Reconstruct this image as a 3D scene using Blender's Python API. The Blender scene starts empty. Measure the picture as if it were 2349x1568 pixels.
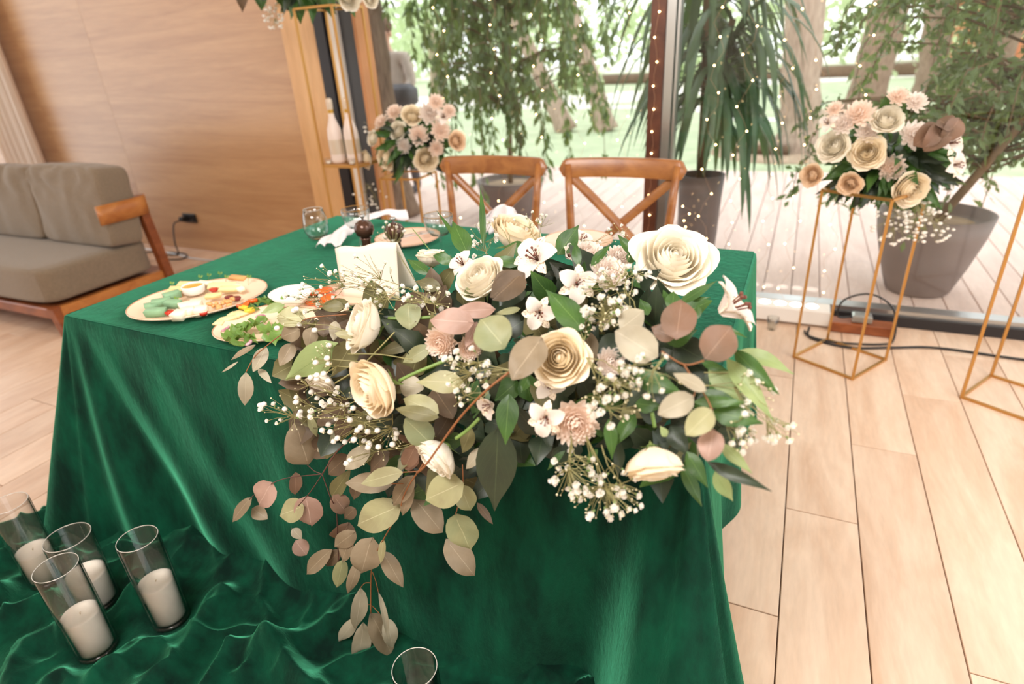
import bpy, math, random
import numpy as np
from mathutils import Vector, Matrix, noise
random.seed(7)
SC = bpy.context.scene
COL = SC.collection
PI = math.pi
# ------------------------------------------------------------------ camera
CAM = Vector((0, 0, 1.4))
CX = Vector((0.90998, 0.41110, -0.05421)).normalized()
CD = Vector((0.13569, -0.41875, -0.89791)).normalized()   # image-down
CF = Vector((-0.39183, 0.80972, -0.43684)).normalized()   # forward
FPX = 1370.0
cd = bpy.data.cameras.new('camera')
cam = bpy.data.objects.new('camera', cd); COL.objects.link(cam)
m = Matrix.Identity(4)
for i in range(3):
    m[i][0] = CX[i]; m[i][1] = -CD[i]; m[i][2] = -CF[i]; m[i][3] = CAM[i]
cam.matrix_world = m
cd.sensor_width = 36; cd.lens = FPX/2349*36
cd.clip_start = .05; cd.clip_end = 300
cd.dof.use_dof = True; cd.dof.focus_distance = 1.25; cd.dof.aperture_fstop = 2.4
SC.camera = cam
# ------------------------------------------------------------------ light and exposure
SC.view_settings.view_transform = 'Standard'; SC.view_settings.look = 'None'
SC.view_settings.exposure = 0.0; SC.view_settings.gamma = 1.0
SC.view_settings.use_curve_mapping = False
SC.cycles.transparent_max_bounces = 40
w = bpy.data.worlds.new('sky'); SC.world = w; w.use_nodes = True
bg = w.node_tree.nodes['Background']
bg.inputs[0].default_value = (0.96, 0.98, 1.0, 1); bg.inputs[1].default_value = 2.5
def area(name, loc, aim, size, power, col, sy=None):
    l = bpy.data.lights.new(name, 'AREA'); l.energy = power; l.color = col
    l.shape = 'RECTANGLE'; l.size = size; l.size_y = sy or size
    o = bpy.data.objects.new(name, l); COL.objects.link(o); o.location = loc
    o.rotation_euler = (Vector(aim)-Vector(loc)).to_track_quat('-Z', 'Y').to_euler()
    return o
area('added_fill_light', (-0.9, -0.5, 2.85), (-0.8, 1.0, 0.7), 1.4, 100, (1, .96, .92), 1.0)  # unseen fill added above and behind the camera, lights the bouquet front
area('added_fill_light', (-4.0, 1.2, 2.9), (-4.2, 2.8, 0.6), 1.4, 20, (1, .86, .74), 1.0)  # added warm fill for the sofa and oak wall, no fitting there
area('added_fill_light', (1.6, 1.2, 2.9), (0.8, 1.8, 0.0), 1.4, 50, (1, .92, .84), 1.0)  # added fill brightening the right side, source unseen
# ------------------------------------------------------------------ pixel helpers (2349 x 1568 photograph)
def ray(px, py):
    return (CX*((px-1174.5)/FPX) + CD*((py-784)/FPX) + CF)
def gz(px, py, z):
    d = ray(px, py); return CAM + d*((z-CAM.z)/d.z)
def gy(px, py, y):
    d = ray(px, py); return CAM + d*(y/d.y)
def at(px, py, depth):
    return CAM + ray(px, py)*depth
# ------------------------------------------------------------------ materials
def new_mat(name):
    m = bpy.data.materials.new(name); m.use_nodes = True
    nt = m.node_tree; b = nt.nodes['Principled BSDF']
    return m, nt, b
def srgb(r, g, b):
    f = lambda c: (c/255/12.92) if c/255 <= .04045 else ((c/255+.055)/1.055)**2.4
    return (f(r), f(g), f(b), 1)
def mul(c, k): return (c[0]*k, c[1]*k, c[2]*k, 1)
def mat(name, col, rough=.5, metal=0, var=0, scale=8, sheen=0, bump=0, bscale=200, spec=None, col2=None, coat=0, stretch=None):
    m, nt, b = new_mat(name)
    b.inputs['Base Color'].default_value = col; b.inputs['Roughness'].default_value = rough
    b.inputs['Metallic'].default_value = metal
    if spec is not None: b.inputs['Specular IOR Level'].default_value = spec
    if sheen: b.inputs['Sheen Weight'].default_value = sheen
    if coat: b.inputs['Coat Weight'].default_value = coat
    tc = nt.nodes.new('ShaderNodeTexCoord'); src = tc.outputs['Object']
    if stretch:
        mp = nt.nodes.new('ShaderNodeMapping'); mp.inputs['Scale'].default_value = stretch
        nt.links.new(src, mp.inputs[0]); src = mp.outputs[0]
    if var or col2:
        n = nt.nodes.new('ShaderNodeTexNoise'); n.inputs['Scale'].default_value = scale
        n.inputs['Detail'].default_value = 5; nt.links.new(src, n.inputs['Vector'])
        r = nt.nodes.new('ShaderNodeValToRGB')
        r.color_ramp.elements[0].position = .32; r.color_ramp.elements[1].position = .68
        r.color_ramp.elements[0].color = col2 or mul(col, 1-var)
        r.color_ramp.elements[1].color = col if col2 else mul(col, 1+var*.6)
        nt.links.new(n.outputs['Fac'], r.inputs[0]); nt.links.new(r.outputs[0], b.inputs['Base Color'])
    if bump:
        n = nt.nodes.new('ShaderNodeTexNoise'); n.inputs['Scale'].default_value = bscale
        nt.links.new(src, n.inputs['Vector'])
        bp = nt.nodes.new('ShaderNodeBump'); bp.inputs['Strength'].default_value = bump
        bp.inputs['Distance'].default_value = .01
        nt.links.new(n.outputs['Fac'], bp.inputs['Height']); nt.links.new(bp.outputs[0], b.inputs['Normal'])
    return m
def add_translucent(m, col, fac):
    nt = m.node_tree; b = nt.nodes['Principled BSDF']; out = nt.nodes['Material Output']
    t = nt.nodes.new('ShaderNodeBsdfTranslucent'); t.inputs[0].default_value = col
    mx = nt.nodes.new('ShaderNodeMixShader'); mx.inputs[0].default_value = fac
    nt.links.new(b.outputs[0], mx.inputs[1]); nt.links.new(t.outputs[0], mx.inputs[2])
    nt.links.new(mx.outputs[0], out.inputs[0]); return m
def leaf_mat(name, col, vein, col2, rough=.5, tr=.22):
    m, nt, b = new_mat(name)
    b.inputs['Roughness'].default_value = rough
    tc = nt.nodes.new('ShaderNodeTexCoord'); sp = nt.nodes.new('ShaderNodeSeparateXYZ')
    nt.links.new(tc.outputs['UV'], sp.inputs[0])
    n = nt.nodes.new('ShaderNodeTexNoise'); n.inputs['Scale'].default_value = 14; n.inputs['Detail'].default_value = 3
    nt.links.new(tc.outputs['Object'], n.inputs['Vector'])
    r = nt.nodes.new('ShaderNodeValToRGB'); r.color_ramp.elements[0].position = .38; r.color_ramp.elements[1].position = .62
    r.color_ramp.elements[0].color = col; r.color_ramp.elements[1].color = col2
    nt.links.new(n.outputs['Fac'], r.inputs[0])
    # midrib |u-.5| small, side veins as a skewed wave
    def math_(op, a, bb=None):
        k = nt.nodes.new('ShaderNodeMath'); k.operation = op
        for i, v in enumerate((a, bb)):
            if v is None: continue
            if isinstance(v, (int, float)): k.inputs[i].default_value = v
            else: nt.links.new(v, k.inputs[i])
        return k.outputs[0]
    au = math_('ABSOLUTE', math_('SUBTRACT', sp.outputs[0], .5))
    mid = math_('LESS_THAN', au, .014)
    side = math_('LESS_THAN', math_('ABSOLUTE', math_('SUBTRACT', math_('FRACT', math_('MULTIPLY', math_('SUBTRACT', sp.outputs[1], math_('MULTIPLY', au, .9)), 7.0)), .5)), .035)
    fac = math_('MAXIMUM', math_('MULTIPLY', mid, .6), math_('MULTIPLY', side, .09 if name not in ('leaf_green', 'leaf_light_green', 'leaf_dark_green') else .2))
    mx = nt.nodes.new('ShaderNodeMixRGB'); mx.inputs[2].default_value = vein
    nt.links.new(fac, mx.inputs[0]); nt.links.new(r.outputs[0], mx.inputs[1])
    nt.links.new(mx.outputs[0], b.inputs['Base Color'])
    t = nt.nodes.new('ShaderNodeBsdfTranslucent'); nt.links.new(mx.outputs[0], t.inputs[0])
    ms = nt.nodes.new('ShaderNodeMixShader'); ms.inputs[0].default_value = tr
    nt.links.new(b.outputs[0], ms.inputs[1]); nt.links.new(t.outputs[0], ms.inputs[2])
    nt.links.new(ms.outputs[0], nt.nodes['Material Output'].inputs[0])
    return m
def emit(name, col, st):
    m, nt, b = new_mat(name); nt.nodes.remove(b)
    e = nt.nodes.new('ShaderNodeEmission'); e.inputs[0].default_value = col; e.inputs[1].default_value = st
    nt.links.new(e.outputs[0], nt.nodes['Material Output'].inputs[0])
    m.cycles.emission_sampling = 'NONE'
    return m
def thin_glass(name, tint=(1, 1, 1, 1), ior=1.45, rough=0.0, boost=1.0):
    m, nt, b = new_mat(name); nt.nodes.remove(b)
    t = nt.nodes.new('ShaderNodeBsdfTransparent'); t.inputs[0].default_value = tint
    g = nt.nodes.new('ShaderNodeBsdfGlossy'); g.inputs['Roughness'].default_value = rough
    f = nt.nodes.new('ShaderNodeLayerWeight'); f.inputs[0].default_value = .5
    pw = nt.nodes.new('ShaderNodeMath'); pw.operation = 'POWER'; pw.inputs[1].default_value = 4.5
    nt.links.new(f.outputs['Facing'], pw.inputs[0])
    k = nt.nodes.new('ShaderNodeMath'); k.operation = 'MULTIPLY_ADD'; k.inputs[1].default_value = .8*boost; k.inputs[2].default_value = .035*boost; k.use_clamp = True
    nt.links.new(pw.outputs[0], k.inputs[0])
    mx = nt.nodes.new('ShaderNodeMixShader')
    nt.links.new(k.outputs[0], mx.inputs[0]); nt.links.new(t.outputs[0], mx.inputs[1]); nt.links.new(g.outputs[0], mx.inputs[2])
    nt.links.new(mx.outputs[0], nt.nodes['Material Output'].inputs[0])
    return m
def wood(name, c1, c2, stretch, scale=3, rough=.5, coat=0, rings=True, seed=0):
    m, nt, b = new_mat(name); b.inputs['Roughness'].default_value = rough
    if coat: b.inputs['Coat Weight'].default_value = coat; b.inputs['Coat Roughness'].default_value = .35
    tc = nt.nodes.new('ShaderNodeTexCoord'); mp = nt.nodes.new('ShaderNodeMapping')
    mp.inputs['Scale'].default_value = stretch; mp.inputs['Location'].default_value = (seed*3.1, seed*1.7, seed)
    oi = nt.nodes.new('ShaderNodeObjectInfo')
    va = nt.nodes.new('ShaderNodeVectorMath'); va.operation = 'ADD'
    vm = nt.nodes.new('ShaderNodeMath'); vm.operation = 'MULTIPLY'; vm.inputs[1].default_value = 37.0
    nt.links.new(oi.outputs['Random'], vm.inputs[0])
    nt.links.new(tc.outputs['Object'], mp.inputs[0])
    nt.links.new(mp.outputs[0], va.inputs[0]); nt.links.new(vm.outputs[0], va.inputs[1])
    n = nt.nodes.new('ShaderNodeTexNoise'); n.inputs['Scale'].default_value = scale; n.inputs['Detail'].default_value = 6
    n.inputs['Roughness'].default_value = .6; n.inputs['Distortion'].default_value = .6
    nt.links.new(va.outputs[0], n.inputs['Vector'])
    r = nt.nodes.new('ShaderNodeValToRGB'); e = r.color_ramp.elements
    e[0].position = .33; e[0].color = c2; e[1].position = .62; e[1].color = c1
    nt.links.new(n.outputs['Fac'], r.inputs[0])
    n2 = nt.nodes.new('ShaderNodeTexNoise'); n2.inputs['Scale'].default_value = scale*9; n2.inputs['Detail'].default_value = 3
    nt.links.new(va.outputs[0], n2.inputs['Vector'])
    mx = nt.nodes.new('ShaderNodeMixRGB'); mx.blend_type = 'MULTIPLY'; mx.inputs[0].default_value = .22
    nt.links.new(r.outputs[0], mx.inputs[1]); nt.links.new(n2.outputs['Fac'], mx.inputs[2])
    hs = nt.nodes.new('ShaderNodeHueSaturation')
    k = nt.nodes.new('ShaderNodeMath'); k.operation = 'MULTIPLY_ADD'; k.inputs[1].default_value = .14; k.inputs[2].default_value = 1.03
    nt.links.new(oi.outputs['Random'], k.inputs[0]); nt.links.new(k.outputs[0], hs.inputs['Value'])
    nt.links.new(mx.outputs[0], hs.inputs['Color']); nt.links.new(hs.outputs[0], b.inputs['Base Color'])
    return m

M = {}
M['plank'] = wood('floor_wood', srgb(230, 202, 178), srgb(210, 174, 146), (5, 1, 1), 1.6, .42)
M['gap'] = mat('joint_dark', srgb(92, 66, 48), .8)
M['wall'] = wood('oak_veneer', srgb(196, 154, 112), srgb(176, 132, 92), (.5, 1, 7), 1.5, .34, .35)
M['wall2'] = wood('oak_light', srgb(222, 178, 128), srgb(204, 156, 106), (5, 1, .8), 1.5, .4)
M['chairwood'] = wood('chair_wood', srgb(172, 112, 58), srgb(142, 84, 40), (3, 3, 6), 3, .3, .3)
M['sofawood'] = wood('sofa_wood', srgb(150, 84, 46), srgb(118, 60, 32), (3, 3, 6), 3, .35)
M['sofawood2'] = wood('sofa_wood_light', srgb(192, 126, 66), srgb(168, 100, 48), (3, 3, 6), 3, .35)
M['sofa'] = mat('grey_fabric', srgb(130, 114, 95), .9, var=.12, scale=90, sheen=.3, bump=.3, bscale=500)
M['white'] = mat('white_paint', srgb(235, 228, 220), .5)
M['glare_sheet'] = add_translucent(mat('glare_pale', srgb(240, 226, 212), .8), srgb(240, 226, 212), .4)  # pale colour copying glare reflected by the oak
M['black'] = mat('black_plastic', srgb(28, 26, 26), .4)
M['darkframe'] = mat('dark_metal', srgb(48, 46, 48), .4, .3)
M['greyglass'] = mat('dark_panel', srgb(70, 74, 80), .2)
M['mullion'] = wood('mullion_wood', srgb(104, 62, 44), srgb(80, 44, 30), (3, 3, 2), 3, .4)
M['silver'] = mat('silver_metal', srgb(196, 198, 198), .28, .9)
M['gold'] = mat('gold_metal', srgb(196, 148, 84), .34, .75)
M['ceil'] = mat('ceiling_paint', srgb(225, 215, 200), .8)
M['deck'] = wood('deck_board', srgb(228, 202, 190), srgb(214, 186, 174), (6, 1, 1), 1.5, .7)
M['deckgap'] = mat('deck_joint', srgb(150, 132, 126), .9)
M['lawn'] = mat('lawn_grass', srgb(176, 188, 152), .9, var=.18, scale=2.2)
M['path'] = mat('pale_concrete', srgb(232, 226, 216), .9, var=.05, scale=3)
M['soil'] = mat('soil', srgb(176, 152, 128), .95, var=.2, scale=8)
M['log'] = mat('dark_log', srgb(110, 86, 66), .9, var=.3, scale=12)
M['bark'] = mat('bark', srgb(158, 134, 114), .95, col2=srgb(112, 90, 74), scale=14, bump=1, bscale=30, stretch=(3, 3, .5))
M['bark2'] = mat('bark_pale', srgb(186, 164, 146), .95, col2=srgb(150, 128, 112), scale=10, bump=.8, bscale=30, stretch=(3, 3, .5))
M['bark3'] = mat('stem_bark', srgb(120, 98, 74), .9, var=.2, scale=20)
M['fol_far'] = add_translucent(mat('far_foliage', srgb(186, 204, 164), .9, var=.2, scale=.6), srgb(206, 220, 170), .45)
M['fic'] = add_translucent(mat('ficus_leaf', srgb(98, 120, 84), .32, var=.35, scale=9), srgb(150, 176, 90), .35)
M['yuc'] = add_translucent(mat('yucca_leaf', srgb(78, 104, 76), .35, var=.3, scale=5), srgb(110, 140, 70), .2)
M['pot'] = mat('grey_planter', srgb(122, 108, 104), .5, var=.12, scale=5)
M['roof'] = mat('roof_orange', srgb(206, 128, 84), .8, var=.1)
M['cabinwall'] = mat('cabin_wood', srgb(196, 140, 96), .8, var=.12, scale=4)
M['cglass'] = thin_glass('clear_glass', (.95, .97, .965, 1), 1.42, 0.03, 2.2)
M['jarglass'] = thin_glass('jar_glass', (.97, .97, .965, 1), 1.45, 0, 1.5)
M['jarbase'] = mat('jar_base_glass', srgb(120, 120, 112), .08, 0)
M['jarbase'].node_tree.nodes['Principled BSDF'].inputs['Transmission Weight'].default_value = .85
M['winglass'] = thin_glass('window_glass', (.985, .995, .99, 1), 1.35, 0, .9)
M['wax'] = mat('white_wax', srgb(250, 240, 228), .6, var=.04, scale=30)
M['wick'] = mat('wick', srgb(225, 205, 180), .8)
M['cream'] = add_translucent(mat('rose_cream', srgb(255, 249, 236), .5, var=.02, scale=30), srgb(255, 244, 218), .22)
M['warm'] = add_translucent(mat('rose_warm', srgb(255, 243, 220), .5, var=.02, scale=30), srgb(255, 236, 200), .22)
M['peachrose'] = add_translucent(mat('rose_peach', srgb(255, 232, 204), .55, var=.04, scale=30), srgb(255, 226, 190), .22)
M['mum'] = add_translucent(mat('mum_petal', srgb(255, 240, 228), .6, var=.08, scale=40), srgb(250, 222, 200), .3)
M['mumw'] = add_translucent(mat('mum_white', srgb(250, 240, 232), .6, var=.05, scale=40), srgb(250, 236, 226), .3)
M['sepal'] = add_translucent(mat('sepal', srgb(132, 158, 92), .5, var=.15, scale=20), srgb(150, 180, 90), .2)
M['stemg'] = mat('green_stem', srgb(116, 146, 74), .5, var=.15, scale=30)
M['stemb'] = mat('brown_stem', srgb(140, 88, 50), .5, var=.15, scale=30)
M['stemd'] = mat('dark_stem', srgb(84, 50, 42), .5, var=.15, scale=30)
M['stemo'] = mat('olive_stem', srgb(142, 136, 88), .6, var=.15, scale=30)
M['bb'] = add_translucent(mat('breath_petal', srgb(255, 252, 246), .6), srgb(252, 246, 236), .3)
M['bud'] = mat('breath_bud', srgb(226, 216, 180), .6)
M['stamen'] = mat('stamen', srgb(110, 60, 44), .6)
LK = {
 'b': leaf_mat('leaf_tan', srgb(158, 142, 118), srgb(192, 176, 152), srgb(138, 122, 98)),
 'r': leaf_mat('leaf_red_brown', srgb(138, 106, 86), srgb(172, 142, 120), srgb(120, 96, 78)),
 'p': leaf_mat('leaf_pink', srgb(190, 156, 142), srgb(214, 186, 172), srgb(164, 132, 118)),
 'g': leaf_mat('leaf_sage', srgb(140, 148, 110), srgb(190, 190, 150), srgb(158, 158, 116)),
 'y': leaf_mat('leaf_yellow_green', srgb(178, 176, 132), srgb(210, 206, 166), srgb(158, 152, 114)),
 'l': leaf_mat('leaf_pale', srgb(190, 182, 160), srgb(212, 204, 182), srgb(168, 158, 136)),
 'o': leaf_mat('leaf_olive', srgb(120, 116, 76), srgb(160, 154, 110), srgb(104, 98, 62)),
 'd': leaf_mat('leaf_dark_brown', srgb(110, 90, 70), srgb(140, 118, 92), srgb(92, 76, 58)),
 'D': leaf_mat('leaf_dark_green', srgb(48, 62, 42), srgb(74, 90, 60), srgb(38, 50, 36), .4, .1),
 'G': leaf_mat('leaf_green', srgb(74, 112, 48), srgb(120, 154, 84), srgb(58, 92, 44), .4),
 'v': leaf_mat('leaf_light_green', srgb(164, 180, 122), srgb(120, 144, 84), srgb(144, 164, 108), .45),
}
# velvet
def velvet():
    m, nt, b = new_mat('green_velvet')
    b.inputs['Roughness'].default_value = .85; b.inputs['Specular IOR Level'].default_value = .15
    b.inputs['Sheen Weight'].default_value = 1.0; b.inputs['Sheen Roughness'].default_value = .33
    b.inputs['Sheen Tint'].default_value = srgb(112, 238, 186)
    tc = nt.nodes.new('ShaderNodeTexCoord')
    n = nt.nodes.new('ShaderNodeTexNoise'); n.inputs['Scale'].default_value = 7; n.inputs['Detail'].default_value = 8; n.inputs['Roughness'].default_value = .62
    mp = nt.nodes.new('ShaderNodeMapping'); mp.inputs['Scale'].default_value = (1.6, 1.6, .55)
    nt.links.new(tc.outputs['Object'], mp.inputs[0]); nt.links.new(mp.outputs[0], n.inputs['Vector'])
    r = nt.nodes.new('ShaderNodeValToRGB'); r.color_ramp.elements[0].position = .36; r.color_ramp.elements[1].position = .68
    r.color_ramp.elements[0].color = srgb(0, 30, 22); r.color_ramp.elements[1].color = srgb(4, 72, 50)
    nt.links.new(n.outputs['Fac'], r.inputs[0]); nt.links.new(r.outputs[0], b.inputs['Base Color'])
    n2 = nt.nodes.new('ShaderNodeTexNoise'); n2.inputs['Scale'].default_value = 26; n2.inputs['Detail'].default_value = 9; n2.inputs['Roughness'].default_value = .72
    nt.links.new(mp.outputs[0], n2.inputs['Vector'])
    bp = nt.nodes.new('ShaderNodeBump'); bp.inputs['Strength'].default_value = .5; bp.inputs['Distance'].default_value = .006
    nt.links.new(n2.outputs['Fac'], bp.inputs['Height']); nt.links.new(bp.outputs[0], b.inputs['Normal'])
    return m
M['velvet'] = velvet()
# ------------------------------------------------------------------ mesh helpers
def link_obj(name, me, parent=None, loc=None):
    o = bpy.data.objects.new(name, me); COL.objects.link(o)
    if parent is not None:
        o.parent = parent
        if parent.get('_root'): o.location = -Vector(parent['_root'])
    if loc is not None: o.location = loc
    return o
class MB:
    def __init__(s): s.v = []; s.f = []; s.uv = []; s.mi = []; s.cur = 0
    def add(s, vs, fs, uvs=None):
        b = len(s.v); s.v.extend([tuple(x) for x in vs])
        s.f.extend([tuple(i+b for i in f) for f in fs]); s.mi.extend([s.cur]*len(fs))
        s.uv.extend(uvs if uvs else [(0.5, 0.5)]*len(vs)); return b
    def box(s, lo, hi, rot=None, c=None, bev=0):
        x0, y0, z0 = lo; x1, y1, z1 = hi
        if bev:
            b = bev; vs = []; 
            for z, i in ((z0, b), (z0+b, 0), (z1-b, 0), (z1, b)):
                vs += [(x0+i+b*(i == 0)*0, y0+i, z), (x1-i, y0+i, z), (x1-i, y1-i, z), (x0+i, y1-i, z)]
            fs = [(3, 2, 1, 0), (12, 13, 14, 15)]
            for k in range(3):
                for j in range(4): fs.append((k*4+j, k*4+(j+1) % 4, (k+1)*4+(j+1) % 4, (k+1)*4+j))
        else:
            vs = [(x0, y0, z0), (x1, y0, z0), (x1, y1, z0), (x0, y1, z0), (x0, y0, z1), (x1, y0, z1), (x1, y1, z1), (x0, y1, z1)]
            fs = [(3, 2, 1, 0), (4, 5, 6, 7), (0, 1, 5, 4), (1, 2, 6, 5), (2, 3, 7, 6), (3, 0, 4, 7)]
        if rot is not None:
            c = Vector(c) if c else Vector(((x0+x1)/2, (y0+y1)/2, (z0+z1)/2))
            vs = [c + rot @ (Vector(v)-c) for v in vs]
        s.add(vs, fs); return s
    def bar(s, a, b, wx, wy, up=(0, 0, 1)):
        a = Vector(a); b = Vector(b); d = (b-a).normalized(); u = Vector(up)
        if abs(d.dot(u)) > .95: u = Vector((0, 1, 0))
        x = d.cross(u).normalized(); y = x.cross(d).normalized()
        vs = [p + x*sx*wx/2 + y*sy*wy/2 for p in (a, b) for sx, sy in ((-1, -1), (1, -1), (1, 1), (-1, 1))]
        s.add(vs, [(3, 2, 1, 0), (4, 5, 6, 7), (0, 1, 5, 4), (1, 2, 6, 5), (2, 3, 7, 6), (3, 0, 4, 7)]); return s
    def tube(s, pts, r, n=6, cap=True):
        pts = [Vector(p) for p in pts]; rs = r if isinstance(r, (list, tuple)) else [r]*len(pts)
        vs = []; prev = None
        for i, p in enumerate(pts):
            d = (pts[min(i+1, len(pts)-1)] - pts[max(i-1, 0)])
            if d.length < 1e-9: d = Vector((0, 0, 1))
            d.normalize()
            if prev is None:
                u = Vector((0, 0, 1)) if abs(d.z) < .9 else Vector((1, 0, 0))
                x = d.cross(u).normalized()
            else:
                x = (prev - d*prev.dot(d)).normalized()
            prev = x; y = d.cross(x)
            for k in range(n):
                a = 2*PI*k/n; vs.append(p + x*math.cos(a)*rs[i] + y*math.sin(a)*rs[i])
        fs = []
        for i in range(len(pts)-1):
            for k in range(n): fs.append((i*n+k, i*n+(k+1) % n, (i+1)*n+(k+1) % n, (i+1)*n+k))
        if cap: fs.append(tuple(range(n-1, -1, -1))); fs.append(tuple((len(pts)-1)*n+k for k in range(n)))
        s.add(vs, fs); return s
    def lathe(s, prof, c, n=32, axis=None, sx=1, sy=1):
        c = Vector(c); vs = []
        q = Vector((0, 0, 1)).rotation_difference(Vector(axis)).to_matrix() if axis is not None else Matrix.Identity(3)
        for (r, z) in prof:
            for k in range(n):
                a = 2*PI*k/n; vs.append(c + q @ Vector((r*math.cos(a)*sx, r*math.sin(a)*sy, z)))
        fs = [(i*n+k, i*n+(k+1) % n, (i+1)*n+(k+1) % n, (i+1)*n+k) for i in range(len(prof)-1) for k in range(n)]
        s.add(vs, fs); return s
    def ball(s, c, r, n=8, m_=5, sc=(1, 1, 1)):
        c = Vector(c); vs = []; 
        for i in range(m_+1):
            t = PI*i/m_; 
            for k in range(n):
                a = 2*PI*k/n
                vs.append(c+Vector((r*sc[0]*math.sin(t)*math.cos(a), r*sc[1]*math.sin(t)*math.sin(a), -r*sc[2]*math.cos(t))))
        fs = [(i*n+k, i*n+(k+1) % n, (i+1)*n+(k+1) % n, (i+1)*n+k) for i in range(m_) for k in range(n)]
        s.add(vs, fs); return s
    def grid(s, P, uv=True, closed=False):
        nr = len(P); nc = len(P[0]); vs = [p for row in P for p in row]
        uvs = [(j/(nc-1), i/(nr-1)) for i in range(nr) for j in range(nc)]
        fs = [(i*nc+j, i*nc+(j+1) % nc, (i+1)*nc+(j+1) % nc, (i+1)*nc+j) for i in range(nr-1) for j in range(nc if closed else nc-1)]
        s.add(vs, fs, uvs); return s
    def mesh(s, name, mats, smooth=True):
        me = bpy.data.meshes.new(name); me.from_pydata(s.v, [], s.f)
        for mm in (mats if isinstance(mats, (list, tuple)) else [mats]): me.materials.append(mm)
        me.polygons.foreach_set('material_index', s.mi)
        me.polygons.foreach_set('use_smooth', [smooth]*len(s.f))
        ul = me.uv_layers.new(name='UVMap')
        li = np.empty(len(me.loops), dtype=np.int32); me.loops.foreach_get('vertex_index', li)
        ul.data.foreach_set('uv', np.array(s.uv, dtype=np.float32)[li].ravel())
        me.update(); return me
    def build(s, name, mats, parent=None, smooth=True, stuff=False):
        o = link_obj(name, s.mesh(name, mats, smooth), parent)
        if stuff: o['kind'] = 'stuff'
        return o
def root(name, loc, label, cat, group=None):
    o = bpy.data.objects.new(name, None); COL.objects.link(o); o.location = loc
    o.empty_display_size = .05
    o['_root'] = tuple(loc); o['label'] = label; o['category'] = cat
    if group: o['group'] = group
    return o
def tag(o, label, cat, group=None):
    o['label'] = label; o['category'] = cat
    if group: o['group'] = group
    return o
def struct(name, mb, mats, parent=None, smooth=False):
    o = mb.build(name, mats, parent, smooth); 
    if parent is None: o['kind'] = 'structure'
    return o
def sub_loc(o): o.location = (0, 0, 0); return o
# ================================================================== SETTING
fb = MB().box((-7.6, -1.6, -.06), (3.2, 3.42, -.012)); floor = struct('floor', fb, M['gap'])
def plank_mesh(x0, x1, y0, y1, z0, z1, mt, g=.0018):
    xm = (x0+x1)/2; ym = (y0+y1)/2
    me = MB().box((x0+g-xm, y0+g-ym, z0), (x1-g-xm, y1-g-ym, z1), bev=.0012).mesh('plank', mt, False)
    return me, (xm, ym)
cache = {}
for r in range(-34, 15):
    x0 = .123+.211*r
    off = (1.283 + .4545*((r+1) % 3)) % 1.365
    ys = [-1.6] + [off + 1.365*k for k in range(-2, 4) if -1.5 < off+1.365*k < 3.3] + [3.42]
    for a, b in zip(ys[:-1], ys[1:]):
        L = round(b-a, 3)
        if L not in cache:
            cache[L] = plank_mesh(0, .211, 0, L, -.012, 0, M['plank'])[0]
        o = bpy.data.objects.new('plank', cache[L]); COL.objects.link(o); o.parent = floor
        o.location = (x0+.1055, (a+b)/2, 0)
struct('ceiling', MB().box((-7.6, -1.75, 3.0), (3.2, 3.6, 3.1)), M['ceil'])
struct('wall_back', MB().box((-7.6, -1.75, -.05), (3.2, -1.62, 3.1)), M['ceil'])
# oak wall at the left of the glass: panels with real joints
wl = struct('wall_front', MB().box((-7.6, 3.46, 0), (-2.88, 3.56, 3.0)), M['gap'])
def panel(x0, x1, z0, z1, mt, parent, y0=3.41, y1=3.458):
    p = MB().box((x0, y0, z0), (x1, y1, z1), bev=.002).build('panel', mt, parent, False); return p
panel(-7.6, -6.10, .004, 2.98, M['wall'], wl); panel(-6.10, -5.16, .004, 2.98, M['wall'], wl)
panel(-5.158, -3.17, .004, 2.98, M['wall'], wl)
panel(-3.168, -2.885, .004, 2.98, M['wall2'], wl, 3.38)
for n_, hz_ in ((1, 1.0),): 
    pass
# pale hanging sheet standing in for glare on the oak veneer, far left
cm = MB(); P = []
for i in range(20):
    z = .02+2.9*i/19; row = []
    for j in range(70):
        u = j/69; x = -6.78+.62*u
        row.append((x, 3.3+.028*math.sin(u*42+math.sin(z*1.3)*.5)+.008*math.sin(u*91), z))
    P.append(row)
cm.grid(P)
co = cm.build('glare_sheet', M['glare_sheet'])
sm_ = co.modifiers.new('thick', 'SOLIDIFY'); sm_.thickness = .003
tag(co, 'added pale sheet standing for glare on the oak wall behind the sofa', 'glare_sheet')
# dark metal frame and narrow dark pane beside the oak panel
struct('trim_1', MB().box((-2.88, 3.36, 0), (-2.80, 3.52, 3.0)), M['darkframe'])
struct('reflection_strip', MB().box((-2.765, 3.37, 0), (-2.705, 3.40, 3.0)), [M['white']])  # white strip stands in for a reflection in the dark pane
struct('trim_6', MB().box((-2.575, 3.36, 0), (-2.55, 3.50, 3.0)), [M['cabinwall']])
struct('wall_pier', MB().box((-2.80, 3.40, 0), (-2.575, 3.47, 3.0)), M['greyglass'])
# mullion of the glass wall
mu = struct('trim_3', MB().box((-.745, 3.33, 0), (-.675, 3.47, 3.0)), M['mullion'])
struct('trim_4', MB().box((-.672, 3.35, 0), (-.628, 3.46, 3.0)).box((-.62, 3.36, 0), (-.608, 3.44, 3.0)), M['silver'])
# bottom rail of the glazing: dark base with silver cap
struct('trim_7', MB().box((-2.53, 3.38, 0), (3.2, 3.50, .055)), M['darkframe'])
struct('trim_5', MB().box((-2.53, 3.40, .055), (3.2, 3.485, .082)), M['silver'])
for k, (a, b) in enumerate(((-2.55, -.745), (-.608, 3.2))):
    g = struct('window_%d' % (k+1), MB().box((a, 3.435, .08), (b, 3.443, 3.0)), M['winglass'])
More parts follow.
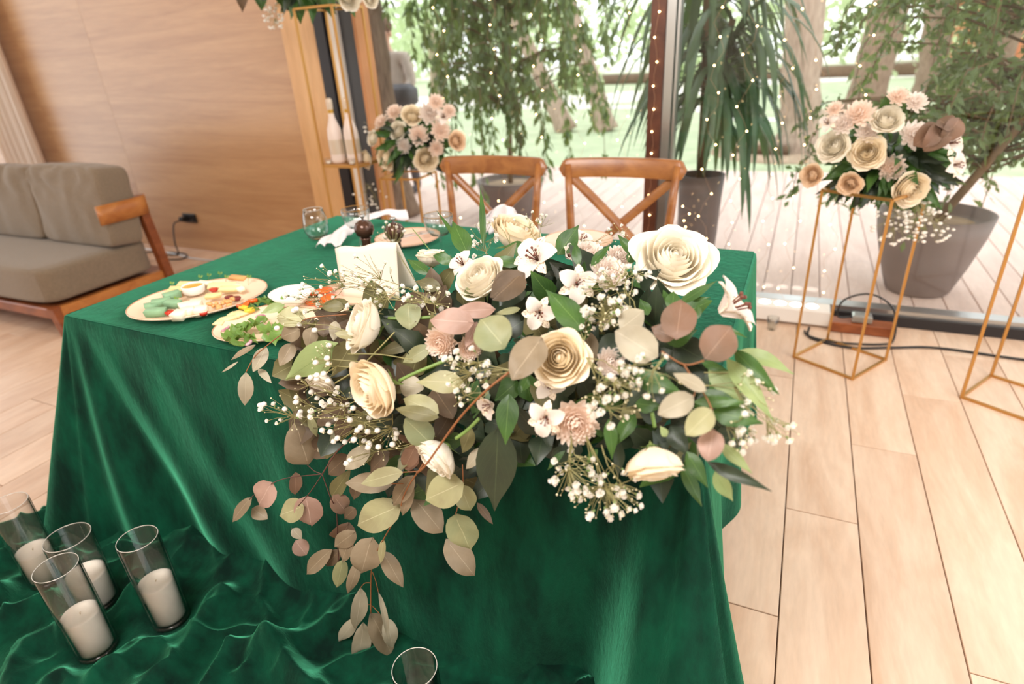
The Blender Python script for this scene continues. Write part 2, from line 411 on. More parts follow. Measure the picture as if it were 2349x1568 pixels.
# ---------------------------------------------------------------- outdoors: deck, lawn, path
dk = struct('deck', MB().box((-9, 3.5, -.12), (9, 7.72, -.05)), M['deckgap'])
bm_ = None
for k in range(112):
    x = -8.96+.16*k
    if bm_ is None: bm_ = MB().box((-.0775, 0, -.05), (.0775, 4.2, -.02), bev=.003).mesh('board', M['deck'], False)
    o = bpy.data.objects.new('board', bm_); COL.objects.link(o); o.parent = dk; o.location = (x, 3.51, 0)
ln = struct('lawn', MB().box((-60, 7.72, -.3), (60, 60, -.06)), M['lawn'])
def strip(name, pts, wd, mt, z0=-.06, z1=-.035):
    mb = MB(); pts = [Vector((p[0], p[1], 0)) for p in pts]; L = []; Rr = []
    for i, p in enumerate(pts):
        d = (pts[min(i+1, len(pts)-1)]-pts[max(i-1, 0)]).normalized(); nn = Vector((-d.y, d.x, 0))
        L.append(p+nn*wd/2); Rr.append(p-nn*wd/2)
    up = Vector((0, 0, z1)); 
    mb.grid([[a+up*1, b+up*1] for a, b in zip(L, Rr)])
    mb.grid([[a+Vector((0, 0, z0)), a+up] for a in L]); mb.grid([[a+up, a+Vector((0, 0, z0))] for a in Rr])
    o = mb.build(name, mt, None, False); o['kind'] = 'structure'; return o
strip('garden_path', [(-14, 15.5), (-7, 16.5), (-2.4, 15.8), (-1.3, 13.3), (1.5, 12.4), (8, 11.6)], .5, M['path'])
strip('garden_path', [(-24, 22), (-12, 19.5), (-6, 18.5), (-3.5, 21), (-3, 24), (10, 29), (30, 31)], 3.6, M['path'])
strip('road', [(-60, 46), (60, 46)], 18, M['path'])
# soil rings around the trunks
for k, (x, y, r) in enumerate(((-.15, 9.4, 1.0), (1.5, 14.2, 1.4), (-3.5, 5.3, .55))):
    mb = MB().lathe([(0, -.03), (r*.9, -.03), (r, -.05), (r, -.07)], (x, y, 0), 28); o = mb.build('tree_bed', M['soil'], None, True); o['kind'] = 'structure'
lg = MB().tube([(-9, 26.5, .08), (-2, 25.8, .1), (4, 25.2, .12), (9, 24.0, .12), (14, 22, .1)], .24, 8)
tag(lg.build('border_log', M['log']), 'dark low timber border running across the lawn behind the trunks', 'log')
lg2 = MB().tube([(-.75, 9.15, 0), (-.45, 9.0, .02), (-.1, 8.95, .02)], .07, 7)
tag(lg2.build('border_log', M['log']), 'short dark timber edging at the foot of the pale trunk', 'log')
# ---------------------------------------------------------------- trees
def leaf_quad(mb, p, d, nrm, L, W):
    d = d.normalized(); x = d.cross(nrm)
    if x.length < 1e-4: x = Vector((1, 0, 0))
    x.normalize(); mb.add([p, p+d*L*.5+x*W/2+nrm*L*.05, p+d*L, p+d*L*.5-x*W/2+nrm*L*.05], [(0, 1, 2, 3)])
def rv(): return Vector((random.gauss(0, 1), random.gauss(0, 1), random.gauss(0, 1))).normalized()
def trunk(path, radii, mt, n=14, rough=.06):
    mb = MB(); pts = []; rs = []
    path = [Vector(p) for p in path]
    for i in range(len(path)-1):
        for k in range(6):
            t = k/6; pts.append(path[i].lerp(path[i+1], t)); rs.append(radii[i]*(1-t)+radii[i+1]*t)
    pts.append(path[-1]); rs.append(radii[-1])
    mb.tube(pts, rs, n)
    mb.v = [tuple(Vector(v)+Vector((noise.noise(Vector(v)*6), noise.noise(Vector(v)*6+Vector((9, 9, 9))), 0))*rough*radii[0]*2.2) for v in mb.v]
    return mb
def crown(cs, n, L, mt, parent, name='foliage'):
    mb = MB()
    for c, r in cs:
        for i in range(n):
            q = rv(); p = Vector(c)+Vector((q.x*r[0], q.y*r[1], q.z*r[2]))*(random.random()**.4)
            leaf_quad(mb, p, rv(), rv(), L*random.uniform(.6, 1.3), L*.6)
    o = mb.build(name, mt, parent, False); o['kind'] = 'stuff'; return o
def tree(loc, path, radii, crowns, label, mt, nleaf=500, L=.3, group=None):
    t = root('tree', loc, label, 'tree', group)
    trunk(path, radii, mt).build('trunk', mt, t)
    if crowns: crown(crowns, nleaf, L, M['fol_far'], t)
    return t
tree((-.02, 9.35, -.06), [(-.02, 9.35, -.08), (-.03, 9.35, .25), (-.12, 9.35, 1.2), (-.25, 9.3, 2.6), (-.35, 9.3, 5.2)], [.34, .25, .235, .22, .16],
     [((-.4, 9.5, 6.2), (2.6, 2.2, 1.3))], 'pale thick straight trunk on the lawn, nearest behind the glass right of the mullion', M['bark2'], 500)
tree((1.1, 14.0, -.06), [(1.0, 14.0, -.08), (1.05, 14, .3), (1.15, 14, 1.6), (1.35, 14, 3.2), (1.5, 14, 6)], [.42, .34, .31, .29, .25],
     [((2, 14.4, 7.2), (3, 2.4, 1.4))], 'thick brown trunk leaning right, second from the mullion behind the white bouquet', M['bark'], 500)
tree((2.2, 18.0, -.06), [(2.75, 18, -.08), (2.6, 18, .6), (2.35, 18, 3), (2.3, 18, 7)], [.5, .30, .26, .2], None, 'dark trunk standing just behind the leaning brown trunk', M['bark'])
tree((3.5, 17.0, -.06), [(3.45, 17, -.08), (3.55, 17, 1), (3.9, 17, 3), (4.4, 17, 7)], [.4, .33, .28, .2], None, 'thin brown trunk between the dark trunk and the right ficus', M['bark'])
tree((4.2, 15.0, -.06), [(4.0, 15, -.08), (4.15, 15, 1), (4.7, 15, 3), (5.2, 15, 7)], [.5, .42, .4, .3], None, 'broad pale trunk half hidden by the right ficus leaves', M['bark2'])
a0 = gz(1390, 300, -.06); tree(a0, [a0, a0+Vector((-.15, 0, .5)), a0+Vector((-.75, 0, 2.2)), a0+Vector((-1.3, 0, 4.5))], [.24, .17, .15, .11],
     [((a0.x-1.6, a0.y, 5.6), (2.4, 2, 1.3))], 'slim pale trunk leaning left, nearest left of the yucca', M['bark2'], 400)
a0 = gz(1300, 302, -.06); tree(a0, [a0, a0+Vector((-.35, 0, .7)), a0+Vector((-.95, 0, 1.9)), a0+Vector((-1.9, 0, 4.5))], [.22, .15, .13, .1],
     None, 'slim trunk leaning left, between the hanging ficus and the pale trunk', M['bark2'], 400)
tree((-3.55, 4.95, -.02), [(-3.55, 4.95, -.02), (-3.58, 4.95, .3), (-3.60, 4.95, .9), (-3.63, 4.95, 1.9), (-3.7, 4.95, 3.6)], [.2, .15, .14, .145, .13],
     None, 'rough ridged brown trunk close behind the glass beside the two bottles', M['bark'])
# far belt of bright foliage
rt = root('hedge', (0, 36, -.06), 'belt of pale green trees and bushes blurred across the far garden', 'trees'); rt['kind'] = 'stuff'
cs = []
for k in range(30):
    x = -42+k*2.9; y = random.uniform(32, 42)
    if x > 3: continue
    cs.append(((x, y, random.uniform(1.5, 3.8)), (3.0, 2.2, random.uniform(1.6, 3.0))))
crown(cs, 260, .55, M['fol_far'], rt)
for k, (px, py, Y, rx, rz) in enumerate(((1720, 60, 22, 2.6, 1.6), (1150, 60, 20, 2.6, 2.0), (980, 40, 16, 1.6, 1.4), (1290, 40, 24, 2.4, 1.6), (1650, 90, 30, 2.4, 1.4), (2150, 40, 24, 2.6, 1.6), (1330, 175, 19, .7, .35), (1590, 160, 24, 1.0, .5))):
    c = gy(px, py, Y); lab = ['pale green leafy tree behind the yucca on the far lawn', 'pale green tree behind the hanging ficus', 'light green tree above the person outside', 'pale green tree beyond the slim leaning trunks', 'light green tree left of the pale thick trunk far back', 'light green tree behind the right ficus', 'small green bush by the garden path', 'small green bush on the far lawn right of the mullion'][k]
    t = root('bush' if k > 5 else 'tree', (c.x, Y, -.06), lab, 'bush' if k > 5 else 'tree')
    crown([(tuple(c), (rx, rx*.6, rz))], 420, .26, M['fol_far'], t)
    if k < 6: MB().tube([(c.x, Y, -.06), (c.x+.1, Y, c.z)], [.16, .1], 8).build('trunk', M['bark2'], t)
# cabin at the upper right
cb = root('cabin', (9.5, 34, -.06), 'orange-brown timber cabin far behind the right ficus', 'building')
MB().box((4.9, 32, -.06), (16, 37, 2.6)).build('wall', M['cabinwall'], cb, False)
for k in range(14):
    MB().box((4.9+.8*k, 31.9, -.06), (5.0+.8*k, 32.02, 2.6)).build('post', M['roof'], cb, False)
MB().add([(4.2, 31, 2.5), (16.5, 31, 2.5), (16.5, 34.5, 4.6), (4.2, 34.5, 4.6), (4.2, 38, 2.5), (16.5, 38, 2.5), (4.2, 31, 2.35), (16.5, 31, 2.35)], [(0, 1, 2, 3), (3, 2, 5, 4), (0, 6, 7, 1)]) if False else None
rfm = MB(); rfm.add([(4.2, 31, 2.5), (16.5, 31, 2.5), (16.5, 34.5, 4.6), (4.2, 34.5, 4.6), (4.2, 38, 2.5), (16.5, 38, 2.5), (4.2, 31, 2.3), (16.5, 31, 2.3)], [(0, 1, 2, 3), (3, 2, 5, 4), (0, 6, 7, 1), (0, 3, 4)])
rfm.build('roof', M['roof'], cb, False)
for k in range(3): MB().box((6+3*k, 31.93, .9), (7.2+3*k, 31.99, 2.0)).build('window', M['greyglass'], cb, False)
# ---------------------------------------------------------------- potted plants on the deck
def pot(parent, c, r_top, r_bot, h, name='planter'):
    mb = MB().lathe([(0, 0), (r_bot*.9, 0), (r_bot, .02), (r_bot*.6+r_top*.4, h*.35), (r_top*.93, h*.75), (r_top, h), (r_top*.93, h), (r_top*.9, h*.88), (0, h*.86)], c, 40)
    o = mb.build(name, M['pot'], parent)
    MB().lathe([(r_top*.9, h*.87), (0, h*.9)], c, 24).build('soil', M['soil'], parent)
def ficus(c, top, strands, label, leafL=.07, potr=(.31, .2, .38), hang=True, spread=(.9, .6), zr=(1.0, 2.4), seed=1, dens=26, lean=(0, 0)):
    random.seed(seed)
    t = root('potted_ficus', c, label, 'potted tree')
    pot(t, c, *potr)
    c = Vector(c); pts = [c+Vector((0, 0, potr[2]*.8)), c+Vector((.03+lean[0]*.4, 0, .9)), c+Vector((-.02+lean[0], lean[1], 1.7)), Vector(top)]
    MB().tube(pts, [.026, .022, .018, .012], 8).build('trunk', M['bark3'], t)
    br = MB(); fl = MB()
    for i in range(strands):
        z0 = random.uniform(*zr); a = random.random()*2*PI; rr = math.sqrt(random.random())
        s0 = c+Vector((lean[0]*(z0-c.z)/2, lean[1]*(z0-c.z)/2, z0)); e = s0+Vector((math.cos(a)*spread[0]*rr, math.sin(a)*spread[1]*rr, random.uniform(.05, .25)))
        drop = random.uniform(.35, .95) if hang else random.uniform(.15, .5)
        e2 = e+Vector((math.cos(a)*.12, math.sin(a)*.1, -drop))
        path = [s0, s0.lerp(e, .6)+Vector((0, 0, .06)), e, e.lerp(e2, .5)+Vector((math.cos(a)*.05, 0, 0)), e2]
        br.tube(path, [.008, .006, .004, .003, .002], 4)
        for k in range(dens):
            u = random.random()*4; j = min(3, int(u)); p = path[j].lerp(path[j+1], u-j)
            d = (Vector((0, 0, -1))*(1.3 if hang else .5)+rv()*.8)
            leaf_quad(fl, p+rv()*.03, d, rv(), leafL*random.uniform(.7, 1.3), leafL*.42)
    br.build('branches', M['bark3'], t, stuff=True)
    fl.build('foliage', M['fic'], t, False, stuff=True)
    return t
f1 = gy(1175, 500, 5.2); 
ficus((f1.x, 5.2, -.02), (f1.x+.02, 5.2, 2.6), 120, 'weeping ficus in a round grey planter behind the left chair', .10, (.32, .22, .34), True, (.95, .6), (.95, 2.6), 3, 52)
ficus((.76, 4.05, -.02), (1.45, 4.2, 2.6), 230, 'leafy ficus in a tapered grey planter behind the right gold stand', .065, (.29, .17, .47), False, (.95, .5), (.65, 2.3), 5, 60, (.55, .15))
# yucca
random.seed(11)
yu = root('potted_yucca', (-.56, 4.2, -.02), 'tall yucca with long strap leaves in a dark planter behind the mullion', 'potted plant')
pot(yu, (-.56, 4.2, -.02), .15, .12, .62)
MB().tube([(-.56, 4.2, .5), (-.58, 4.2, 1.1), (-.62, 4.2, 1.85)], [.03, .028, .025], 9).tube([(-.57, 4.2, .8), (-.5, 4.18, 1.2), (-.45, 4.15, 1.5)], [.024, .022, .02], 8).build('trunk', M['bark3'], yu)
def strap(a, L, W, droop, o0, el):
    P = []; p = Vector(o0); d = Vector((math.cos(a)*math.cos(el), math.sin(a)*math.cos(el), math.sin(el)))
    side = Vector((-math.sin(a), math.cos(a), 0)); n = 9
    for i in range(n):
        t = i/(n-1); w_ = W*(.5+1.2*t)*(1-t**2.5)+.001
        up = side.cross(d).normalized()
        P.append([p-side*w_/2+up*w_*.15, p, p+side*w_/2+up*w_*.15])
        p = p+d*L/(n-1); d = (d+Vector((0, 0, -droop/n))).normalized()
    return MB().grid(P)
for i in range(150):
    hi = i % 4
    o0 = (-.50, 4.12, 1.25-.25*random.random()) if hi == 3 else (-.62, 4.2, 1.85-.1*random.random()) if hi == 0 else ((-.45, 4.16, 1.5-.3*random.random()) if hi == 1 else (-.62, 4.2, 1.65-.35*random.random()))
    strap(random.random()*2*PI, random.uniform(.65, 1.0), .05, random.uniform(2.2, 5), o0, random.uniform(-.5, .9)).build('leaf', M['yuc'], yu)
# ---------------------------------------------------------------- person outside
pr = root('person', (-4.1, 5.9, -.02), 'person outside in a pale jacket turned away behind the ridged trunk, holding a dark bag', 'person')
def skin_body(name, verts, edges, rad, parent, mts, matf):
    me = bpy.data.meshes.new(name); me.from_pydata(verts, edges, [])
    o = link_obj(name, me, parent)
    o.modifiers.new('s', 'SKIN'); o.modifiers.new('u', 'SUBSURF').levels = 2
    o.modifiers['u'].render_levels = 2
    for i, r in enumerate(rad): me.skin_vertices[0].data[i].radius = (r if isinstance(r, tuple) else (r, r))
    me.skin_vertices[0].data[0].use_root = True
    dg = bpy.context.evaluated_depsgraph_get(); ev = o.evaluated_get(dg)
    me2 = bpy.data.meshes.new_from_object(ev); o.modifiers.clear(); o.data = me2
    me2.materials.clear()
    for mm in mts: me2.materials.append(mm)
    for p in me2.polygons: p.use_smooth = True; p.material_index = matf(p.center)
    return o
px0, py0 = -4.1, 5.9
V = [(0, 0, .95), (.0, 0, 1.15), (.0, -.02, 1.38), (0, -.03, 1.48), (-.01, -.05, 1.56), (-.02, -.06, 1.66), (-.02, -.06, 1.73),
     (-.2, 0, 1.42), (-.26, -.06, 1.18), (-.14, -.24, 1.06), (.2, 0, 1.42), (.27, -.04, 1.18), (.2, -.22, 1.02),
     (-.09, 0, .88), (-.1, -.02, .48), (-.1, .02, .06), (-.1, -.12, .03), (.09, 0, .88), (.1, .03, .48), (.12, .06, .06), (.12, -.08, .03)]
E = [(0, 1), (1, 2), (2, 3), (3, 4), (4, 5), (5, 6), (2, 7), (7, 8), (8, 9), (2, 10), (10, 11), (11, 12), (0, 13), (13, 14), (14, 15), (15, 16), (0, 17), (17, 18), (18, 19), (19, 20)]
Rd = [(.17, .12), (.17, .12), (.18, .12), .06, .055, .095, .08, .07, .055, .04, .07, .055, .04, .1, .07, .05, .04, .1, .07, .05, .04]
V = [(px0+v[0], py0+v[1], v[2]-.02) for v in V]
M['jacket'] = mat('pale_jacket', srgb(196, 182, 170), .9, var=.1, scale=20); M['skin'] = mat('skin', srgb(214, 168, 144), .6)
M['trouser'] = mat('dark_trousers', srgb(70, 70, 78), .8); M['hair'] = mat('brown_hair', srgb(110, 80, 62), .7)
skin_body('body', V, E, Rd, pr, [M['jacket'], M['skin'], M['trouser']],
          lambda c: 1 if (c.z > 1.47 or (abs(c.y-py0) > .19 and c.z > .8)) else (2 if c.z < .9 else 0))
hd = MB().ball((px0-.02, py0-.04, 1.71), .105, 14, 9, (1, 1.08, 1.0)); hd.build('hair', M['hair'], pr)
MB().ball((px0-.02, py0-.165, 1.62), .016, 8, 5, (1, 1.3, 1)).build('nose', M['skin'], pr)
for dx in (-.115, .08): MB().ball((px0+dx, py0-.05, 1.63), .022, 8, 5, (.5, 1, 1.3)).build('ear', M['skin'], pr)
bgm = MB().box((px0+.08, py0-.42, .93), (px0+.42, py0-.18, 1.16), bev=.05)
tag(bgm.build('bag', mat('bag_dark', srgb(66, 66, 74), .6), None), 'dark bag held in front of the person outside', 'bag')
# ================================================================== FURNITURE
# ---- sofa
sf = root('sofa', (-4.8, 2.2, 0), 'grey fabric sofa with brown timber frame against the oak wall at left', 'sofa')
def cushion(parent, name, x0, x1, y0, y1, z0, z1, puff=.03, nx=26, ny=14, rot=0, mt=None, wr=.006, seed=0):
    mb = MB(); c = Vector(((x0+x1)/2, (y0+y1)/2, (z0+z1)/2)); hx, hy, hz = (x1-x0)/2, (y1-y0)/2, (z1-z0)/2
    n = 22; q = Matrix.Rotation(rot, 3, 'X')
    def pt(u, v, w):
        e = 12; L = (abs(u)**e+abs(v)**e+abs(w)**e)**(1/e); u, v, w = u/L, v/L, w/L
        pf = 1+puff*((1-u*u)*(1-v*v)+(1-u*u)*(1-w*w))*1.2
        p = Vector((u*hx*(1+puff*.2), v*hy*(1+puff*(1-u*u)*(1-w*w)*5), w*hz*(1+puff*(1-u*u)*(1-v*v)*2)))
        f = noise.noise(Vector((u*hx*9+seed, v*9*hy, w*hz*5)))*wr + abs(math.sin(u*hx*16+seed+noise.noise(Vector((u*2, w*2, seed)))*3))*wr*1.2*max(0, w+.4)
        return c + q @ (p+Vector((0, -1, .3))*f)
    for ax in range(3):
        for sgn in (-1, 1):
            P = []
            for i in range(n+1):
                row = []
                for j in range(n+1):
                    a = -1+2*i/n; b = -1+2*j/n; k = [0, 0, 0]; k[ax] = sgn; k[(ax+1) % 3] = a*sgn; k[(ax+2) % 3] = b
                    row.append(pt(*k))
                P.append(row)
            mb.grid(P)
    o = mb.build(name, mt or M['sofa'], parent); return o
SX = -3.84
cushion(sf, 'seat_cushion', SX-2.6, SX, 1.80, 2.52, .20, .425, .004, wr=.003, seed=1)
cushion(sf, 'back_cushion', SX-.66, SX+.05, 2.26, 2.48, .42, .90, .035, rot=-.12, seed=2, wr=.012)
cushion(sf, 'back_cushion', SX-1.38, SX-.67, 2.27, 2.48, .42, .88, .035, rot=-.16, seed=5, wr=.012)
cushion(sf, 'back_cushion', SX-2.10, SX-1.40, 2.28, 2.48, .42, .88, .035, rot=-.16, seed=9, wr=.012)
MB().box((SX-2.6, 1.80, .12), (SX-.03, 2.60, .185), bev=.006).build('frame', M['sofawood'], sf, False)
MB().box((SX-.03, 1.84, .11), (SX+.015, 2.58, .19), bev=.006).build('side_rail', M['sofawood2'], sf, False)
MB().bar((SX+.02, 2.56, 0), (SX+.02, 2.50, .70), .05, .055).build('rear_post', M['sofawood'], sf, False)
MB().bar((SX-.02, 1.84, 0), (SX-.02, 1.82, .19), .06, .05).build('leg', M['sofawood'], sf, False)
MB().bar((SX-2.5, 1.84, 0), (SX-2.5, 1.82, .19), .06, .05).build('leg', M['sofawood'], sf, False)
MB().bar((SX-2.5, 2.56, 0), (SX-2.5, 2.50, .70), .05, .055).build('rear_post', M['sofawood'], sf, False)
ab = MB(); P = []
for i in range(17):
    t = i/16
    if t < .6: p = Vector((SX+.06, 2.20+.28*t/.6, 0))
    else: a = (t-.6)/.4*PI/2; p = Vector((SX+.06-.07*(1-math.cos(a)), 2.48+.07*math.sin(a), 0))
    P.append([p+Vector((0, 0, .585)), p+Vector((0, 0, .70))])
ab.grid(P); o = ab.build('arm_band', M['sofawood2'], sf); k = o.modifiers.new('s', 'SOLIDIFY'); k.thickness = .012
MB().box((SX-2.6, 2.545, .50), (SX-.01, 2.575, .64), bev=.005).build('back_rail', M['sofawood'], sf, False)
# ---- chairs
def make_chair(cx, label):
    t = root('cross_back_chair', (cx, 2.42, 0), label, 'chair', 'cross back chairs at the table')
    hw = .205; Yb = 2.62; Yt = 2.66
    rl = MB(); P = []
    for i in range(33):
        u = -1+2*i/32; x = cx+u*.285; y = Yt+.035*(1-u*u)*1.0-.01
        e = max(0, (abs(u)-.86)/.14); e = 1-math.sqrt(max(0, 1-e*e)) ; hh = .042*(1-e*.95)
        zc = .905+.004*(1-u*u)
        P.append([(x, y-.012, zc-hh), (x, y-.012, zc+hh*.85), (x, y-.006, zc+hh), (x, y+.010, zc+hh), (x, y+.014, zc+hh*.8), (x, y+.014, zc-hh), (x, y-.012, zc-hh)])
    rl.grid(P); rl.build('top_rail', M['chairwood'], t)
    for s in (-1, 1):
        MB().tube([(cx+s*hw, 2.60, 0), (cx+s*hw, 2.585, .25), (cx+s*hw*1.02, 2.60, .45), (cx+s*hw*1.14, 2.635, .75), (cx+s*hw*1.2, 2.648, .925)], [.016, .019, .021, .019, .015], 12).build('rear_leg', M['chairwood'], t)
        MB().tube([(cx+s*.20, 2.20, 0), (cx+s*.195, 2.22, .44)], [.015, .02], 12).build('front_leg', M['chairwood'], t)
        P = []
        for i in range(17):
            u = i/16; x = cx+s*(hw*1.12-u*2*hw*1.08); z = .865-.40*u; y = 2.668-.06*u+.02*math.sin(PI*u)+s*.006
            dx = .021
            P.append([(x-dx*.75, y-.006, z-dx*.7), (x+dx*.75*0+dx*.55, y-.006, z+dx*.7*1), (x+dx*.55, y+.006, z+dx*.7), (x-dx*.75, y+.006, z-dx*.7), (x-dx*.75, y-.006, z-dx*.7)]) if s == -1 else \
            P.append([(x+dx*.75, y-.006, z-dx*.7), (x-dx*.55, y-.006, z+dx*.7), (x-dx*.55, y+.006, z+dx*.7), (x+dx*.75, y+.006, z-dx*.7), (x+dx*.75, y-.006, z-dx*.7)])
        MB().grid(P).build('cross_strap', M['chairwood'], t)
    st = MB(); st.lathe([(0, .44), (.20, .44), (.215, .455), (.20, .475), (0, .47)], (cx, 2.40, 0), 28); st.build('seat', M['chairwood'], t)
    MB().tube([(cx-.2, 2.21, .2), (cx+.2, 2.21, .2)], .011, 8).tube([(cx-.2, 2.59, .24), (cx+.2, 2.59, .24)], .011, 8).tube([(cx-.2, 2.21, .15), (cx-.2, 2.59, .15)], .011, 8).tube([(cx+.2, 2.21, .15), (cx+.2, 2.59, .15)], .011, 8).build('stretcher', M['chairwood'], t)
    return t
make_chair(-1.335, 'brown wooden cross back chair at left, in front of the ficus planter')
make_chair(-.700, 'brown wooden cross back chair at right, in front of the mullion')
# ---- gold stands
def stand(x, y, rot, h, label, wd=.25, shelf=None, name='gold_flower_stand'):
    t = root(name, (x, y, 0), label, 'stand', 'gold metal flower stands')
    c = Vector((x, y, 0)); q = Matrix.Rotation(rot, 3, 'Z'); r = .0055; cor = [c+q@Vector((sx*wd/2, sy*wd/2, 0)) for sx, sy in ((-1, -1), (1, -1), (1, 1), (-1, 1))]
    for p in cor: MB().bar(p, p+Vector((0, 0, h)), .011, .011).build('leg', M['gold'], t, False)
    for z in (.0055, h):
        for i in range(4):
            MB().bar(cor[i]+Vector((0, 0, z)), cor[(i+1) % 4]+Vector((0, 0, z)), .0108, .0108).build('rail', M['gold'], t, False)
    if shelf:
        a = [p+(p-c)*.02 for p in cor]; mb = MB(); mb.add([p+Vector((0, 0, shelf-.009)) for p in a]+[p+Vector((0, 0, shelf+.009)) for p in a], [(3, 2, 1, 0), (4, 5, 6, 7), (0, 1, 5, 4), (1, 2, 6, 5), (2, 3, 7, 6), (3, 0, 4, 7)])
        mb.build('shelf', M['gold'], t, False)
    return t
b4 = [gz(*p, 0) for p in ((1818, 820), (1953, 872), (2035, 830), (1898, 775))]
ctr = sum(b4, Vector())/4; rot1 = math.atan2(b4[1].y-b4[0].y, b4[1].x-b4[0].x)
stand(ctr.x, ctr.y, rot1, .80, 'gold open frame stand carrying the white bouquet right of the table', .285)
s2 = gz(2205, 912, 0); q = Matrix.Rotation(rot1, 3, 'Z') @ Vector((.1425, .1425, 0)); c2 = s2+q
stand(c2.x, c2.y, rot1, .95, 'gold open frame stand cut by the right edge of the picture', .285)
stand(-2.06, 3.0, .1, .78, 'gold open frame stand under the peach and white bouquet behind the left chair', .24)
stand(-2.38, 2.92, 0, 1.66, 'tall gold stand with a shelf holding two bottles beside the oak panel', .25, .86)
# bottles
M['botw'] = mat('bottle_white', srgb(232, 214, 204), .4, var=.04); M['foil'] = mat('foil', srgb(214, 196, 176), .4, .3); M['foilgold'] = mat('foil_gold', srgb(206, 160, 70), .3, .7)
for k, (x, y, lab) in enumerate(((-2.435, 2.86, 'frosted white bottle on the gold shelf, the left one'), (-2.335, 2.88, 'frosted white bottle on the gold shelf, the right one'))):
    t = root('bottle', (x, y, .87), lab, 'bottle', 'white bottles on the gold shelf')
    MB().lathe([(0, 0), (.036, 0), (.041, .006), (.042, .02), (.042, .15), (.038, .185), (.026, .22), (.017, .25), (.0155, .29), (.0155, .30)], (x, y, .87), 26).build('body', M['botw'], t)
    MB().lathe([(.0162, .262), (.0165, .29)], (x, y, .87), 20).build('neck_band', M['foilgold'], t)
    MB().lathe([(.0165, .29), (.018, .33), (.017, .342), (.01, .35), (0, .352)], (x, y, .87), 20).build('foil_cap', M['foil'], t)
    MB().lathe([(.0424, .05), (.0424, .13)], (x, y, .87), 26).build('label_band', M['foil'], t)
for k, (dx, lab) in enumerate(((-.10, 'small glass tealight at the left end of the gold shelf'), (.07, 'small glass tealight at the right end of the gold shelf'))):
    x = -2.38+dx; t = root('tealight', (x, 2.82, .87), lab, 'tealight', 'tealights on the gold shelf')
    MB().lathe([(0, .001), (.018, .001), (.02, .03), (.018, .03), (.016, .004)], (x, 2.82, .87), 16).build('cup', M['jarglass'], t)
    MB().lathe([(0, .014), (.015, .014), (.015, .003)], (x, 2.82, .87), 12).build('candle', M['wax'], t)
# ---- table and cloth
TQ = [Vector((-1.945, .932, 0)), Vector((-.08, .895, 0)), Vector((-.079, 2.055, 0)), Vector((-1.90, 2.15, 0))]
tb = root('dining_table', (-1.0, 1.5, 0), 'rectangular table hidden under the green velvet cloth', 'table')
MB().box((-1.9, .98, .715), (-.13, 2.02, .745)).build('tabletop', M['chairwood'], tb, False)
for x in (-1.84, -.19):
    for y in (1.04, 1.96): MB().bar((x, y, 0), (x, y, .715), .05, .05).build('leg', M['chairwood'], tb, False)
ZT = .762
def perimeter():
    out = []; rc = .018; n = len(TQ)
    for i in range(4):
        a, b, c = TQ[(i-1) % 4], TQ[i], TQ[(i+1) % 4]
        d0 = (b-a).normalized(); d1 = (c-b).normalized()
        n0 = Vector((d0.y, -d0.x, 0)); n1 = Vector((d1.y, -d1.x, 0))
        cc = b-d0*rc+d1*rc
        for k in range(15):
            t = k/14; nn = n0.lerp(n1, t).normalized(); out.append((cc+nn*rc*1.0, nn, i, 'c', t))
        L = (c-b).length; m_ = int(L/.011)
        for k in range(1, m_):
            out.append((b+d1*rc+d1*(L-2*rc)*k/m_, n1, i, 'e', k/m_))
    return out
PER = perimeter()
g_ = lambda d, w_: math.exp(-(d/w_)**2)
# front folds: (x at the table edge, x at the floor, width at the floor, amplitude)
FR = [(-1.93, -2.02, .05, .08), (-1.90, -1.74, .05, .07), (-1.86, -1.55, .035, -.02), (-1.80, -1.38, .05, .022), (-1.6, -1.14, .08, .022), (-1.25, -.86, .10, .022), (-.9, -.62, .12, .03),
      (-.55, -.42, .1, .03), (-.14, -.15, .045, .13), (-.10, -.02, .05, .10), (-.22, -.33, .07, -.085)]
def skirt(P, nn, side, kind, u, t):
    d = .003+.012*t*(1-t)
    z = ZT*(1-t)
    x = P.x; y = P.y
    extra = 0
    if kind == 'c':
        w_ = math.sin(PI*u)
        A = {0: .20, 1: .22, 2: .10, 3: .2}[side]
        extra += A*(t**1.15)*(.55+.45*w_)
        if side in (0, 1): extra += .03*math.sin(u*PI*4)*t
    if side == 0 and kind == 'e' or (side == 0 and kind == 'c') or (side == 1 and kind == 'c' and u < .5):
        if kind == 'e' or True:
            for xt, xb, w_, a in FR:
                xx = xt+(xb-xt)*t; ww = .012+w_*t
                extra += a*(t**1.1)*g_(x-xx, ww*1.45)
        extra += .05*t
        extra += .010*t*math.sin(x*17+t*2)+.006*noise.noise(Vector((x*6, t*3, 0)))*t
    if side == 0 and kind == 'e':      # ease into the corner flares
        extra += .11*(t**1.15)*math.exp(-max(0, (x+1.925))/.10)+.12*(t**1.15)*math.exp(-max(0, (-.10-x))/.07)
    if side == 1 and kind == 'e':
        extra += .035*t*(1+math.sin(y*13+1.0))+.12*(t**1.1)*math.exp(-(y-.9)/.07)+.015*math.sin(y*31)*t
    if side == 3 and kind == 'e':
        extra += .04*t*(1+math.sin(y*11))+.11*(t**1.15)*math.exp(-abs(y-.94)/.10)
    if side == 2: extra += .03*t*(1+math.sin(x*14))
    return d+extra
cl = MB(); NR = 54
hem = lambda s, k, p: 1.0 if s in (0,) else (.86 if s == 1 and k == 'e' and p.y > 1.25 else 1.0)
rows = []
